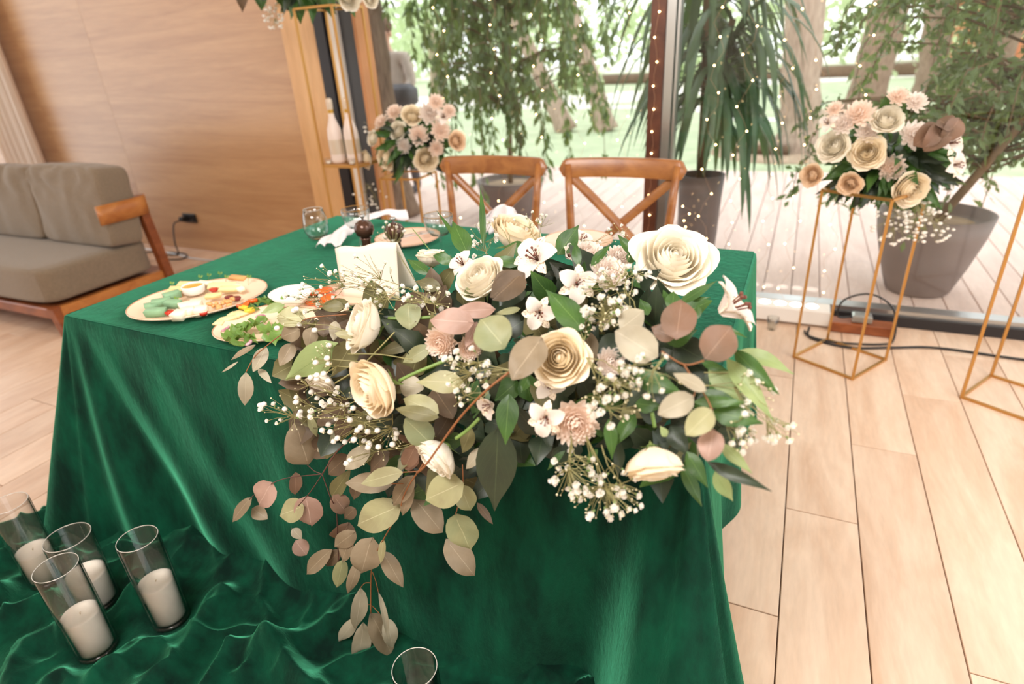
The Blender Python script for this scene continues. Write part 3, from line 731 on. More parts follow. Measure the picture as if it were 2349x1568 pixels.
for i in range(NR+1):
    t = i/NR; row = []
    for (P, nn, s, k, u) in PER:
        hz_ = 1.0
        if s == 1 and k == 'e': hz_ = 1-.20*min(1, max(0, (P.y-.95)/.25))+.10*math.sin(max(0, P.y-.95)*7)*.6
        if s == 2: hz_ = .86
        if s == 3: hz_ = 1.0
        tt = t*hz_; rr = min(1, tt/.03)
        z = ZT-.006*0-ZT*.992*tt
        off = skirt(P, nn, s, k, u, tt)-.006*(1-math.sqrt(max(0, 1-(1-rr)**2)))
        if i == 0: off = -.006; z = ZT
        elif i == 1: off = off*.6-.001; z = ZT-.004
        q = P+nn*off
        # side drift of folds at the corners
        row.append((q.x, q.y, max(z, .006)))
    rows.append(row)
cl.grid(rows, closed=True)
# top surface
nx, ny = 60, 40; P = []
for j in range(ny+1):
    row = []
    for i in range(nx+1):
        u = i/nx; v = j/ny; a = TQ[0].lerp(TQ[1], u); b = TQ[3].lerp(TQ[2], u); p = a.lerp(b, v)
        e = min(u, 1-u, v, 1-v)
        ins = .006; p = p + (Vector((-1.0, 1.5, 0))-p).normalized()*0
        z = ZT+.0012*noise.noise(Vector((p.x*5, p.y*5, 0)))*min(1, e*20)
        q = p; 
        q = Vector((min(max(p.x, -1.945+.011*(1-v)+.04*v*0), -.086), p.y, 0))
        row.append((q.x, q.y, z-.0004))
    P.append(row)
cl.grid(P)
# pool of cloth on the floor at the left
RID = [([(0, 1382), (75, 1326), (110, 1290)], .05, .020), ([(-60, 1470), (20, 1425), (106, 1388)], .06, .022), ([(30, 1568), (72, 1491), (146, 1457), (190, 1470)], .055, .022),
       ([(170, 1460), (237, 1404), (324, 1370)], .05, .020), ([(476, 1600), (535, 1506), (630, 1505), (720, 1600)], .07, .020), ([(640, 1500), (700, 1480), (790, 1440), (860, 1400)], .05, .022),
       ([(330, 1600), (400, 1540), (470, 1440), (520, 1380)], .045, .026), ([(-40, 1240), (40, 1215), (130, 1190)], .05, .022), ([(220, 1568), (300, 1520), (360, 1470)], .04, .02), ([(560, 1568), (600, 1530), (640, 1520)], .04, .014),
       ([(120, 1568), (180, 1530), (260, 1510)], .035, .018), ([(-80, 1330), (-10, 1300), (60, 1262)], .04, .02)]
RG = [([gz(a, b, .02) for a, b in pl], A, w_) for pl, A, w_ in RID]
JARS = [(-1.535, .50, .30, .050), (-1.692, .605, .25, .058), (-1.431, .645, .30, .050), (-1.93, .60, .30, .050), (-.553, .610, .30, .046)]
def segd(p, a, b):
    ab_ = (b-a); ab_.z = 0; t = max(0, min(1, ((p-a).x*ab_.x+(p-a).y*ab_.y)/(ab_.x**2+ab_.y**2+1e-9)))
    q = a+ab_*t; return math.hypot(p.x-q.x, p.y-q.y)
def pool_z(x, y):
    p = Vector((x, y, 0)); z = .012
    for pl, A, w_ in RG:
        d = min(segd(p, pl[i], pl[i+1]) for i in range(len(pl)-1))
        if d < w_*5: z += A*.95*math.exp(-(abs(d)/(w_*1.5))**1.7)
    z += .010*noise.noise(Vector((x*7, y*7, 1)))+.022*(1-abs(noise.noise(Vector((x*6+y*3, y*9-x*4, 4))))*2.2)**3
    z += .05*math.exp(-max(0, .86-y)/.06) if y > .5 else 0
    for jx, jy, jh, jr in JARS:
        dd = math.hypot(x-jx, y-jy); k = min(1, max(0, (dd-jr-.004)/.05)); k = k*k*(3-2*k); z = .011*(1-k)+z*k
    return max(.006, z)
nx, ny = 270, 110; P = []
for j in range(ny+1):
    row = []
    for i in range(nx+1):
        u = i/nx; v = j/ny
        y = .28+v*.68+.0; x = -2.30-.28*(1-v)-.1*math.sin(v*7)+u*(2.15+.28*(1-v)+.1*math.sin(v*7))
        e = min(u/.02, (1-u)/.06, v/.03, 1)
        z = pool_z(x, y)*max(0, min(1, e))+.003
        row.append((x, y, z))
    P.append(row)
cl.grid(P)
clo = cl.build('tablecloth', M['velvet'])
tag(clo, 'dark green velvet cloth covering the table and pooling on the floor', 'tablecloth')
# ---- candle jars
def jar(x, y, h, r, label, wh, z0=.0125, candle=True):
    t = root('candle_jar', (x, y, z0), label, 'candle', 'glass candle jars on the pooled green cloth')
    MB().lathe([(r*.96, .001), (r, .006), (r, h-.003), (r-.001, h), (r-.0028, h-.002), (r-.003, .016), (r*.8, .012), (0, .011)], (x, y, z0), 48).build('glass_cylinder', M['jarglass'], t)
    MB().lathe([(0, .0005), (r*.9, .0005), (r*.965, .004), (r-.0035, .0115), (0, .0105)], (x, y, z0), 40).build('thick_base', M['jarbase'], t)
    MB().tube([(x+(r-.0015)*math.cos(a*PI/24), y+(r-.0015)*math.sin(a*PI/24), z0+h) for a in range(49)], .0009, 6).build('rim', mat('rim_glass', srgb(225, 220, 210), .1) if 'rimm' not in M else M['rimm'], t)
    if candle:
        mb = MB().lathe([(0, .0125), (r-.012, .0125), (r-.006, .022), (r-.0045, .03), (r-.0045, wh), (r-.007, wh+.003), (r*.6, wh+.0015), (0, wh)], (x, y, z0), 44)
        mb.build('wax', M['wax'], t)
        MB().tube([(x, y, z0+wh-.002), (x+.002, y, z0+wh+.006), (x+.006, y+.001, z0+wh+.009)], .0012, 5).build('wick', M['wick'], t)
    return t
M['rimm'] = mat('rim_glass', srgb(205, 200, 192), .12)
jl = ['glass candle jar nearest the lower left corner, in front of the wide jar', 'wide short glass candle jar behind the lower left one', 'glass candle jar standing alone right of the others on the pooled cloth', 'glass candle jar at the far left edge of the picture', 'glass candle jar cut by the bottom edge below the bouquet']
for (x, y, h, r), lab, wh in zip(JARS, jl, (.135, .11, .145, .12, .12)): jar(x, y, h, r, lab, wh, candle=True, z0=.0125)
# ================================================================== FLOWERS
def petal_grid(R, H, span, curl, droop, n=6, m_=6, jit=0, tip=.16):
    """petal about the local Z axis, centred on +X: a cupped sheet whose lip rolls outward"""
    P = []; ph = random.random()*9; tilt = random.uniform(-.05, .05)
    for i in range(m_+1):
        v = i/m_; row = []
        for j in range(n+1):
            u = -1+2*j/n
            wv = min(1, .35+1.15*v)*(1-.10*v*v)
            vt = v*(1-tip*abs(u)**3*v)
            prof = math.sin(min(1, vt*1.25)*PI/2)**.8
            a = u*span*wv
            lip = max(0, vt-.66)/.34
            rho = R*(.10+.90*prof)-.10*R*max(0, vt-.7)*2+curl*lip**1.8*(1+.35*math.sin(ph+u*2.5))
            rho += R*.05*abs(u)**2+jit*math.sin(u*7+ph)*v*v
            z = H*vt-droop*lip**2+tilt*u*v
            row.append(Vector((rho*math.cos(a), rho*math.sin(a), z)))
        P.append(row)
    return P
def frame(axis, spin=0):
    q = Vector((0, 0, 1)).rotation_difference(Vector(axis).normalized()).to_matrix()
    return q @ Matrix.Rotation(spin, 3, 'Z')
def put(P, q, c, s): return [[c+q@(p*s) for p in row] for row in P]
def rose(c, r, axis, parent, mt, open_=.6, sep=True, stem=None, full=True):
    c = Vector(c); q = frame(axis, random.random()*6); core = MB()
    o_ = open_
    layers = [(2, .12, .90, 1.9, -.04, 0), (3, .20, .94, 1.6, -.05, 0), (3, .29, .97, 1.4, -.04, .0), (4, .37, .98, 1.2, -.02, .01), (4, .46, .97, 1.1, .02, .02)]
    outer = [(4, .56, .97, 1.05, .07+.03*o_, .02), (5, .67, .95, .95, .09+.06*o_, .03+.03*o_), (5, .76, .92-.06*o_, .92, .12+.10*o_, .05+.05*o_), (5, .80+.04*o_, .84-.14*o_, .9, .12+.20*o_, .06+.12*o_)]
    base = -.50
    for n_, R, H, sp, cu, dr in layers:
        a0 = random.random()*6
        for k in range(n_):
            g = petal_grid(R, H, sp, cu, dr, jit=.006); rz = Matrix.Rotation(a0+2*PI*k/n_+random.uniform(-.15, .15), 3, 'Z')
            core.grid(put([[rz@(p+Vector((0, 0, base))) for p in row] for row in g], q, c, r))
    if sep: core.ball(c+q@Vector((0, 0, .20*r)), .14*r, 8, 6)
    if not sep:
        for n_, R, H, sp, cu, dr in outer:
            a0 = random.random()*6
            for k in range(n_):
                g = petal_grid(R, H, sp, cu, dr, 4, 5); rz = Matrix.Rotation(a0+2*PI*k/n_, 3, 'Z')
                core.grid(put([[rz@(p+Vector((0, 0, base))) for p in row] for row in g], q, c, r))
        return core.build('rose', mt, parent)
    core.cur = 1
    # green calyx and sepals and a short neck under the head
    core.lathe([(.0, base-.10), (.12, base-.06), (.17, base+.04), (.12, base+.1)], (0, 0, 0), 12); nb = 48
    core.v[-nb:] = [tuple(c+q@(Vector(v)*r)) for v in core.v[-nb:]]
    for k in range(5):
        a = 2*PI*k/5+.3; P = []
        for i in range(5):
            t = i/4; ww = .09*(1-t)**.8; rr = .12+.45*t; z = base-.02-.10*t*t*(1 if k % 2 else -1.5)
            ca, sa = math.cos(a), math.sin(a); P.append([Vector((rr*ca-ww*sa, rr*sa+ww*ca, z)), Vector((rr*ca+ww*sa, rr*sa-ww*ca, z))])
        core.grid(put(P, q, c, r))
    ro = core.build('rose', [mt, M['sepal']], parent)
    for n_, R, H, sp, cu, dr in outer:
        a0 = random.random()*6
        for k in range(n_):
            g = petal_grid(R, H*random.uniform(.94, 1.06), sp*random.uniform(.92, 1.08), cu*random.uniform(.7, 1.3), dr*random.uniform(.5, 1.5), 8, 8, jit=.012, tip=.2)
            rz = Matrix.Rotation(a0+2*PI*k/n_+random.uniform(-.12, .12), 3, 'Z')
            pm = MB().grid(put([[rz@(p+Vector((0, 0, base))) for p in row] for row in g], q, c, r))
            sub_loc(pm.build('petal', mt, ro))
    return ro
def mum(c, r, axis, parent, mt, n=70, name='chrysanthemum'):
    c = Vector(c); q = frame(axis); mb = MB()
    for i in range(n):
        f = (i+.5)/n; th = (.15+1.55*f**.6); a = i*2.39996; L = r*(.55+.5*f); w_ = r*.15
        d = Vector((math.sin(th)*math.cos(a), math.sin(th)*math.sin(a), math.cos(th)))
        sd = Vector((-math.sin(a), math.cos(a), 0)); up = d.cross(sd)
        P = []
        for t, ww, up_ in ((0.05, .3, 0), (.45, 1, -.10), (.8, 1.1, -.06), (1.02, .25, .12)):
            p = d*L*t - up*up_*L*-1; P.append([c+q@(p-sd*w_*ww+up*w_*.25), c+q@p, c+q@(p+sd*w_*ww+up*w_*.25)])
        mb.grid(P)
    return mb.build(name, mt, parent)
def alstro(c, r, axis, parent, spin=0, closed=0):
    c = Vector(c); q = frame(axis, spin); mb = MB()
    for k in range(6):
        inner = k % 2; a = k*PI/3; L = 1.0 if not inner else .95; W = .36 if not inner else .22
        P = []
        for i in range(8):
            t = i/7; ww = W*math.sin(PI*min(1, (.08+.80*t)))**.9
            if i == 7: ww = W*.12
            th = .35+.75*t*(1-closed)+.1*closed; rho = L*(.10+.9*t)*math.sin(th)*1.0; z = L*t*math.cos(th)-.3*t*t*(1-closed)
            ca, sa = math.cos(a), math.sin(a); row = []
            for u in (-1, -.5, 0, .5, 1):
                row.append(Vector((rho*ca-ww*u*sa, rho*sa+ww*u*ca, z+.10*abs(u)*ww*3-.02*math.sin(u*7+k)*t)))
            P.append(row)
        mb.cur = 1 if inner else 0
        mb.grid(put(P, q, c, r))
    mb.cur = 2
    for k in range(6):
        a = k*1.05+.3; e = Vector((.18*math.cos(a)+.05, .18*math.sin(a), .62))
        mb.tube([c, c+q@(e*r*.6), c+q@(e*r)], r*.018, 4); mb.ball(c+q@(e*r), r*.05, 5, 4)
    return mb.build('lily_flower', [M['mumw'], M['streak'], M['stamen']], parent)
def streak():
    m, nt, b = new_mat('streaked_petal'); b.inputs['Roughness'].default_value = .5
    tc = nt.nodes.new('ShaderNodeTexCoord'); mp = nt.nodes.new('ShaderNodeMapping'); mp.inputs['Scale'].default_value = (16, 5, 1)
    n = nt.nodes.new('ShaderNodeTexNoise'); n.inputs['Scale'].default_value = 1.6; n.inputs['Detail'].default_value = 0
    nt.links.new(tc.outputs['UV'], mp.inputs[0]); nt.links.new(mp.outputs[0], n.inputs['Vector'])
    r = nt.nodes.new('ShaderNodeValToRGB'); r.color_ramp.interpolation = 'LINEAR'
    r.color_ramp.elements[0].position = .60; r.color_ramp.elements[1].position = .64
    r.color_ramp.elements[0].color = srgb(250, 236, 214); r.color_ramp.elements[1].color = srgb(128, 74, 60)
    nt.links.new(n.outputs['Fac'], r.inputs[0]); nt.links.new(r.outputs[0], b.inputs['Base Color'])
    return m
M['streak'] = streak()
M['mumw'] = M['mumw']
SHP = {'e': lambda t: max(0, math.sin(PI*min(1, t**.85)))**.62, 'n': lambda t: max(0, math.sin(PI*t**.8))**.8, 's': lambda t: max(0, math.sin(PI*t**.72))**1.15}
def leaf3(b, t, W, up, shape, mt, parent, bend=.12, fold=.18, name='leaf', twist=0):
    b = Vector(b); t = Vector(t); d = t-b; L = d.length; d.normalize()
    x = d.cross(up).normalized(); nrm = x.cross(d).normalized()
    f = SHP[shape]; P = []; nr = 9
    for i in range(nr):
        v = i/(nr-1); w_ = W/2*f(v) if 0 < i < nr-1 else W*.02; row = []
        rot = twist*(v-.5)
        xx = x*math.cos(rot)+nrm*math.sin(rot); nn = nrm*math.cos(rot)-x*math.sin(rot)
        for u in (-1, -.5, 0, .5, 1):
            row.append(b+d*L*v+xx*w_*u+nn*(abs(u)*w_*fold*2+bend*L*math.sin(PI*v)*1.0)+nn*(.04*W*math.sin(v*9+u*3)))
        P.append(row)
    return MB().grid(P).build(name, mt, parent)
# bouquet body surface: y/z profile of the mound and of the hanging part
def yfront(z):
    pts = [(-.2, .80), (0, .80), (.4, .775), (.7, .73), (.85, .72), (.95, .78), (1.04, 1.0)]
    return float(np.interp(z, [p[0] for p in pts], [p[1] for p in pts]))
def htop(x, y):
    h = float(np.interp(y, [.7, .85, 1.0, 1.25, 1.45, 1.6, 1.8], [1.0, 1.03, 1.04, 1.0, .92, .82, .775]))
    k = max(0, min(1, (x+1.32)/.5)); k2 = max(0, min(1, (.12-x)/.2))
    return .785+(h-.785)*(.15+.85*k)*(.55+.45*k2)
def S(px, py, off=0.0):
    d = ray(px, py); t = .45; hit = None
    while t < 2.4:
        p = CAM+d*t
        if p.z < htop(p.x, p.y) and p.y > yfront(p.z): hit = t; break
        if p.y > 1.5: hit = t; break
        t += .008
    if hit is None: hit = 1.1
    return CAM+d*(hit-off)
def dep(p): return (Vector(p)-CAM).dot(CF)
BQ = root('flower_arrangement', (-.55, 1.05, .765), 'large cream rose and eucalyptus arrangement lying over the front edge of the green table', 'flowers')
CR = {1: (280, 580, 4.126), 2: (650, 430, 3.915), 3: (1000, 450, 2.936), 4: (1150, 750, 3.267), 5: (500, 700, 3.356), 6: (500, 1000, 2.76)}
def px(c, x, y):
    o = CR[c]; return o[0]+x/o[2], o[1]+y/o[2]
# leaves: (crop, base x, base y, tip x, tip y, width, kind, shape, lift)
LV = """
6 345 292 262 440 165 p e .03;6 490 228 487 368 78 r e .02;6 214 388 92 542 75 b n .03;6 218 455 314 524 85 b n .02;6 545 442 392 500 145 y e .05;6 562 378 592 566 175 p e .02;6 470 585 530 650 60 l n .03;6 490 660 560 752 98 p e .02
6 728 372 812 486 115 r e .01;6 870 455 800 520 80 d e .0;6 768 655 828 545 160 r e .01;6 722 385 838 212 95 o n .0;6 722 715 562 872 100 b n .03;6 775 720 684 822 80 d n .01;6 792 780 752 956 88 g e .03;6 870 600 738 700 110 b n .02;6 850 640 788 792 105 b n .03
6 978 640 905 862 185 b e .04;6 1160 438 884 560 195 y e .07;6 1048 650 1030 805 48 y n .05;6 888 780 822 995 74 b n .03;6 1040 728 1172 956 105 b n .04;6 902 960 866 1216 105 l n .05;6 872 1150 764 1296 85 l n .03;6 918 1178 880 1426 118 l n .04;6 962 1120 1106 1396 145 b n .04
6 1015 985 1082 1290 38 l n .05;6 1062 1150 1106 1336 95 l n .02;6 1236 396 1420 610 175 b e .03;6 1505 492 1598 714 200 g e .06;6 1442 652 1622 882 158 b e .04;6 1555 295 1316 400 205 y e .06;6 1535 305 1596 470 130 g e .03;6 1640 420 1740 556 48 d n .02
6 1172 228 908 300 115 y n .08;6 1110 300 806 296 125 b n .05;6 1240 248 1110 440 110 b n .03;6 1232 300 1168 502 76 b n .03;6 1225 60 1205 222 115 p e .0;6 960 62 806 212 112 l n .03;6 1085 100 965 235 115 d n .01;6 1690 76 1570 206 85 l n .02;6 1775 -60 1750 470 255 D s .03
6 830 120 700 240 120 d e -.01;6 900 250 860 400 80 d n -.01
5 375 322 270 512 98 l n .03;5 215 515 206 768 108 l n .04;5 155 433 28 516 20 l n .04;5 290 303 102 420 42 b n .04;5 578 290 475 468 112 b n .03;5 312 490 412 598 55 l n .02;5 660 95 448 88 158 y e .06;5 632 185 486 245 125 b e .04;5 722 170 690 324 112 b n .03;5 820 105 815 245 115 d e .03;5 905 120 890 272 85 l n .03;5 1038 248 898 212 64 y n .05
5 928 290 522 568 235 v s .05;5 1048 262 880 545 185 o s .03;5 980 0 806 22 92 o e .05;5 690 1225 590 905 275 b e .06;5 1640 320 1425 438 115 g n .01;5 1525 280 1228 372 100 o n .0;5 1895 600 1526 590 175 y s .06;5 1660 640 1810 872 200 d e .0;5 1700 862 1366 795 112 o n .08;5 1700 830 1430 716 165 y e .05;5 1645 1068 1440 870 200 g e .06;5 1400 610 1584 640 160 l n .02;5 1532 1060 1435 1255 125 r e .02;5 1955 950 1880 1134 122 o n .02;5 1030 860 900 1000 130 d e -.01
5 780 850 905 900 150 d e -.01;5 1370 870 1500 1070 140 r n .0;5 1180 1000 1060 880 120 d e -.01;5 760 1120 830 1080 40 l n .01;5 700 850 760 1010 60 g n .01
2 1125 1040 1135 1276 222 g e .06;2 1905 1092 1528 1110 145 p n .10;2 1712 1212 1318 1190 240 p e .09;2 1742 1205 1640 1432 108 p n .05;2 1992 1442 1776 1180 345 g e .13;2 2150 770 1880 1010 260 d e .10;2 1640 900 1800 1060 150 g e .05;2 2130 1085 1900 1135 60 g n .07;2 545 1075 350 1060 110 o e .05
2 1620 580 1375 205 46 G s .03;2 1530 680 1330 600 100 G s .02;2 1310 780 1112 640 105 G s .02;2 1650 600 1520 300 175 G s .03;2 1800 560 1768 0 56 G s .04;2 2210 570 1988 525 120 G s .03;2 2130 690 1840 640 110 G s .02;2 1560 1360 1480 1250 60 D e .0
2 1190 1200 930 1190 60 G s .0;2 1420 900 1180 840 120 o s .0
3 715 950 512 1236 215 b e .13;3 600 520 366 680 150 d e .10;3 590 600 430 740 140 D e .04;3 1520 250 1700 22 10 r e .0;3 1810 1095 1990 880 235 r e .12;3 1620 965 1655 698 225 r e .11;3 1610 955 1452 880 120 r n .08;3 1495 1080 1208 905 230 l e .12;3 1240 895 1400 770 155 l e .08;3 1000 900 1065 1122 120 b e .03;3 1140 900 1110 820 90 d e .0
3 820 395 962 195 135 G s .05;3 960 470 940 305 62 G s .04;3 1045 470 1172 330 62 G s .05;3 1345 410 1225 258 66 G s .04;3 1290 440 1345 375 70 G s .03;3 990 905 742 628 180 G s .08;3 960 800 1062 840 120 G n .03;3 935 990 1052 830 92 G s .05;3 0 400 130 432 70 G s .03;3 1680 292 1772 256 44 G s .02;3 1590 765 1602 640 98 G n .04;3 1630 725 1895 568 62 G s .04;3 1722 702 1852 680 32 G s .03;3 1765 825 1770 718 46 G s .03;3 1430 800 1375 690 80 G s .02;3 1600 990 1850 1130 200 D s .03
3 1530 960 1760 900 150 G s .05;3 1090 1060 1330 960 180 D s .03;3 1900 870 2098 952 40 G s .03
4 1500 245 2082 505 14 G s .0;4 1745 168 2082 505 128 G s .08;4 1775 175 2192 352 118 v s .05;4 1690 235 2037 702 135 v s .07;4 1560 300 1805 560 150 v s .04;4 1500 262 1705 330 66 G s .06;4 1440 560 1842 562 88 G s .08;4 1578 630 1962 722 165 G s .07;4 1545 1010 2028 1230 96 D s .07;4 1640 870 1880 1095 92 v s .06;4 1600 1080 1735 1302 115 v s .03;4 1350 1040 1502 1342 100 G s .02;4 1390 930 1548 1204 118 G s .04;4 1270 740 1400 965 150 D s .02;4 990 350 1362 498 155 G s .09;4 1005 570 1210 600 120 G s .04;4 805 690 830 992 100 G s .03;4 1005 650 845 900 115 G s .02;4 875 850 870 1130 88 D s .01;4 480 925 345 1072 52 G s .02;4 722 915 638 1032 62 G s .03;4 450 890 372 970 50 D s .0
4 1442 518 1174 655 178 l e .12;4 1535 480 1288 345 115 l n .12;4 1582 618 1385 810 178 y e .12;4 1592 765 1545 1004 182 p e .10;4 60 500 30 880 170 G s .05;4 200 380 150 490 70 G s .02;4 1050 450 1330 560 160 D s .01;4 1200 700 1000 560 160 D s .01
1 1540 490 1310 570 90 v s .05;1 2140 460 1890 520 110 o e .05
4 1240 820 1190 740 60 v s .06;4 1500 480 1840 620 110 G s .03;4 1250 240 1400 430 140 D s .01;4 600 -40 520 140 80 G s .0;4 1420 100 1500 260 130 D s .0
"""
leaf_rows = []
for row in LV.replace('\n', ';').split(';'):
    q_ = row.split()
    if len(q_) == 9: leaf_rows.append((int(q_[0]), *[float(x) for x in q_[1:6]], q_[6], q_[7], float(q_[8])))
random.seed(21)
for (c, bx, by, tx, ty, W, kd, sh, lift) in leaf_rows:
    if W < 16 and kd in 'rG': continue
    b2 = px(c, bx, by); t2 = px(c, tx, ty); sc = CR[c][2]
    pb = S(*b2, lift); pt = S(*t2, lift+.01)
    Lp = math.hypot(b2[0]-t2[0], b2[1]-t2[1]); Lw = Lp/FPX*dep(pb)
    # keep depth change along a leaf moderate
    dd = dep(pt)-dep(pb); mx_ = .45*Lw
    if abs(dd) > mx_: pt = at(t2[0], t2[1], dep(pb)+math.copysign(mx_, dd))
    Wm = W/sc/FPX*dep(pb)
    up = (CAM-(pb+pt)/2).normalized()+CX*random.uniform(-.35, .35)-CD*random.uniform(-.1, .4)
    leaf3(pb, pt, Wm*1.06, up, sh, LK[kd], BQ, bend=random.uniform(.02, .10), fold=random.uniform(-.05, .15), twist=random.uniform(-.4, .4))
# dark filler leaves deep inside the mound
OUT = [(680, 770), (800, 720), (900, 690), (1000, 640), (1080, 570), (1170, 540), (1400, 560), (1500, 640), (1600, 760), (1690, 850), (1650, 1000), (1560, 1080), (1400, 1010), (1200, 1000), (1150, 1100), (1050, 1120), (900, 1060), (760, 1000), (690, 900), (640, 760)]
def inside(x, y):
    c = False; n = len(OUT); j = n-1
    for i in range(n):
        xi, yi = OUT[i]; xj, yj = OUT[j]
        if (yi > y) != (yj > y) and x < (xj-xi)*(y-yi)/(yj-yi)+xi: c = not c
        j = i
    return c
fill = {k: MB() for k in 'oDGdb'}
def leaf_into(mb, b, t, W, up, shape, bend=.08):
    d = t-b; L = d.length; d.normalize(); x = d.cross(up).normalized(); nrm = x.cross(d).normalized(); f = SHP[shape]; P = []
    for i in range(5):
        v = i/4; w_ = W/2*f(v) if 0 < i < 4 else W*.02
        P.append([b+d*L*v+x*w_*u+nrm*(abs(u)*w_*.3+bend*L*math.sin(PI*v)) for u in (-1, 0, 1)])
    mb.grid(P)
cnt = 0
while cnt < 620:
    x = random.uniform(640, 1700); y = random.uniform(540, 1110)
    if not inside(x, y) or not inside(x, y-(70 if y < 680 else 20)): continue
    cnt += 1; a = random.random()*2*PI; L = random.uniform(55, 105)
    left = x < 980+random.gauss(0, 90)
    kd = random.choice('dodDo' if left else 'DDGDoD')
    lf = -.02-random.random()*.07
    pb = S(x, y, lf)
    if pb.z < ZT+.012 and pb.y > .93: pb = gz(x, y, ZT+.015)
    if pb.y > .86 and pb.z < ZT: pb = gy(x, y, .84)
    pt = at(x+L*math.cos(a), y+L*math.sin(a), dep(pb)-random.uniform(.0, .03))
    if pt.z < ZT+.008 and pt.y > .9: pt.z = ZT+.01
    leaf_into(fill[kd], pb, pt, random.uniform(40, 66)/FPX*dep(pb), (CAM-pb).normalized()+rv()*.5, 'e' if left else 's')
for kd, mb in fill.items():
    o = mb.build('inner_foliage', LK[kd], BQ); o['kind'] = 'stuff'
# roses: px, py, radius px, image direction dx, dy, toward the camera, lift, material, open
RS = [(1543, 598, 82, .0, -.5, 1, .05, 'cream', .9), (1286, 820, 66, -.25, -.1, 1, .08, 'warm', .75), (1104, 642, 60, -.45, -.55, .7, .05, 'cream', .5),
      (838, 748, 64, -.75, -.25, .45, .06, 'cream', .35), (862, 888, 74, -.65, .35, .6, .08, 'warm', .6), (1006, 1044, 58, -.55, .55, .35, .06, 'cream', .2),
      (1500, 1062, 72, .1, .9, .3, .06, 'warm', .35), (1182, 540, 62, .3, -.6, .5, .05, 'warm', .4), (990, 592, 36, .0, -.9, .3, .0, 'cream', .2), (738, 872, 36, -.2, .8, .4, .02, 'cream', .2)]
random.seed(5)
for (x, y, rp, dx, dy, tw, lift, mt, op) in RS:
    c = S(x, y, lift); ax = (CX*dx+CD*dy-CF*tw).normalized(); r = rp/FPX*dep(c)
    rose(c, r*1.06, ax, BQ, M[mt], op)
for (x, y, rp, dx, dy, tw, lift, mt) in [(1318, 968, 58, .1, .3, 1, .05, 'mum'), (1012, 785, 40, -.3, .2, 1, .02, 'mum'), (1395, 628, 46, .1, -.4, .9, .02, 'mumw'), (1352, 585, 40, 0, -.6, .8, .0, 'mumw'), (1420, 590, 34, .2, -.6, .8, .0, 'mumw'), (1400, 830, 36, .2, 0, 1, .02, 'mumw'), (1075, 800, 30, .3, .2, 1, .0, 'mum')]:
    c = S(x, y, lift); mum(c, rp/FPX*dep(c), CX*dx+CD*dy-CF*tw, BQ, M[mt], 80)
for (x, y, rp, dx, dy, tw, lift, cl_, sp) in [(1235, 598, 62, -.5, -.3, .8, .04, .15, .2), (1322, 652, 50, .1, .1, 1, .06, 0, .9), (1238, 716, 44, -.2, .2, 1, .05, 0, .3), (1254, 956, 48, -.3, .2, 1, .07, 0, .5),
        (1650, 718, 92, .75, -.5, .5, .07, .35, .4), (1064, 608, 36, -.4, -.3, .8, .02, .1, 1.2), (1262, 890, 42, -.2, -.4, .9, .03, .2, .1), (1132, 925, 40, -.6, .3, .5, .03, .5, .7), (1298, 590, 34, .5, -.3, .6, .01, .5, .3), (1560, 712, 30, -.5, .2, .6, .0, .4, .3), (1330, 555, 32, .3, -.5, .7, .0, .3, .8)]:
    c = S(x, y, lift); alstro(c, rp/FPX*dep(c)*1.1, CX*dx+CD*dy-CF*tw, BQ, sp, cl_)
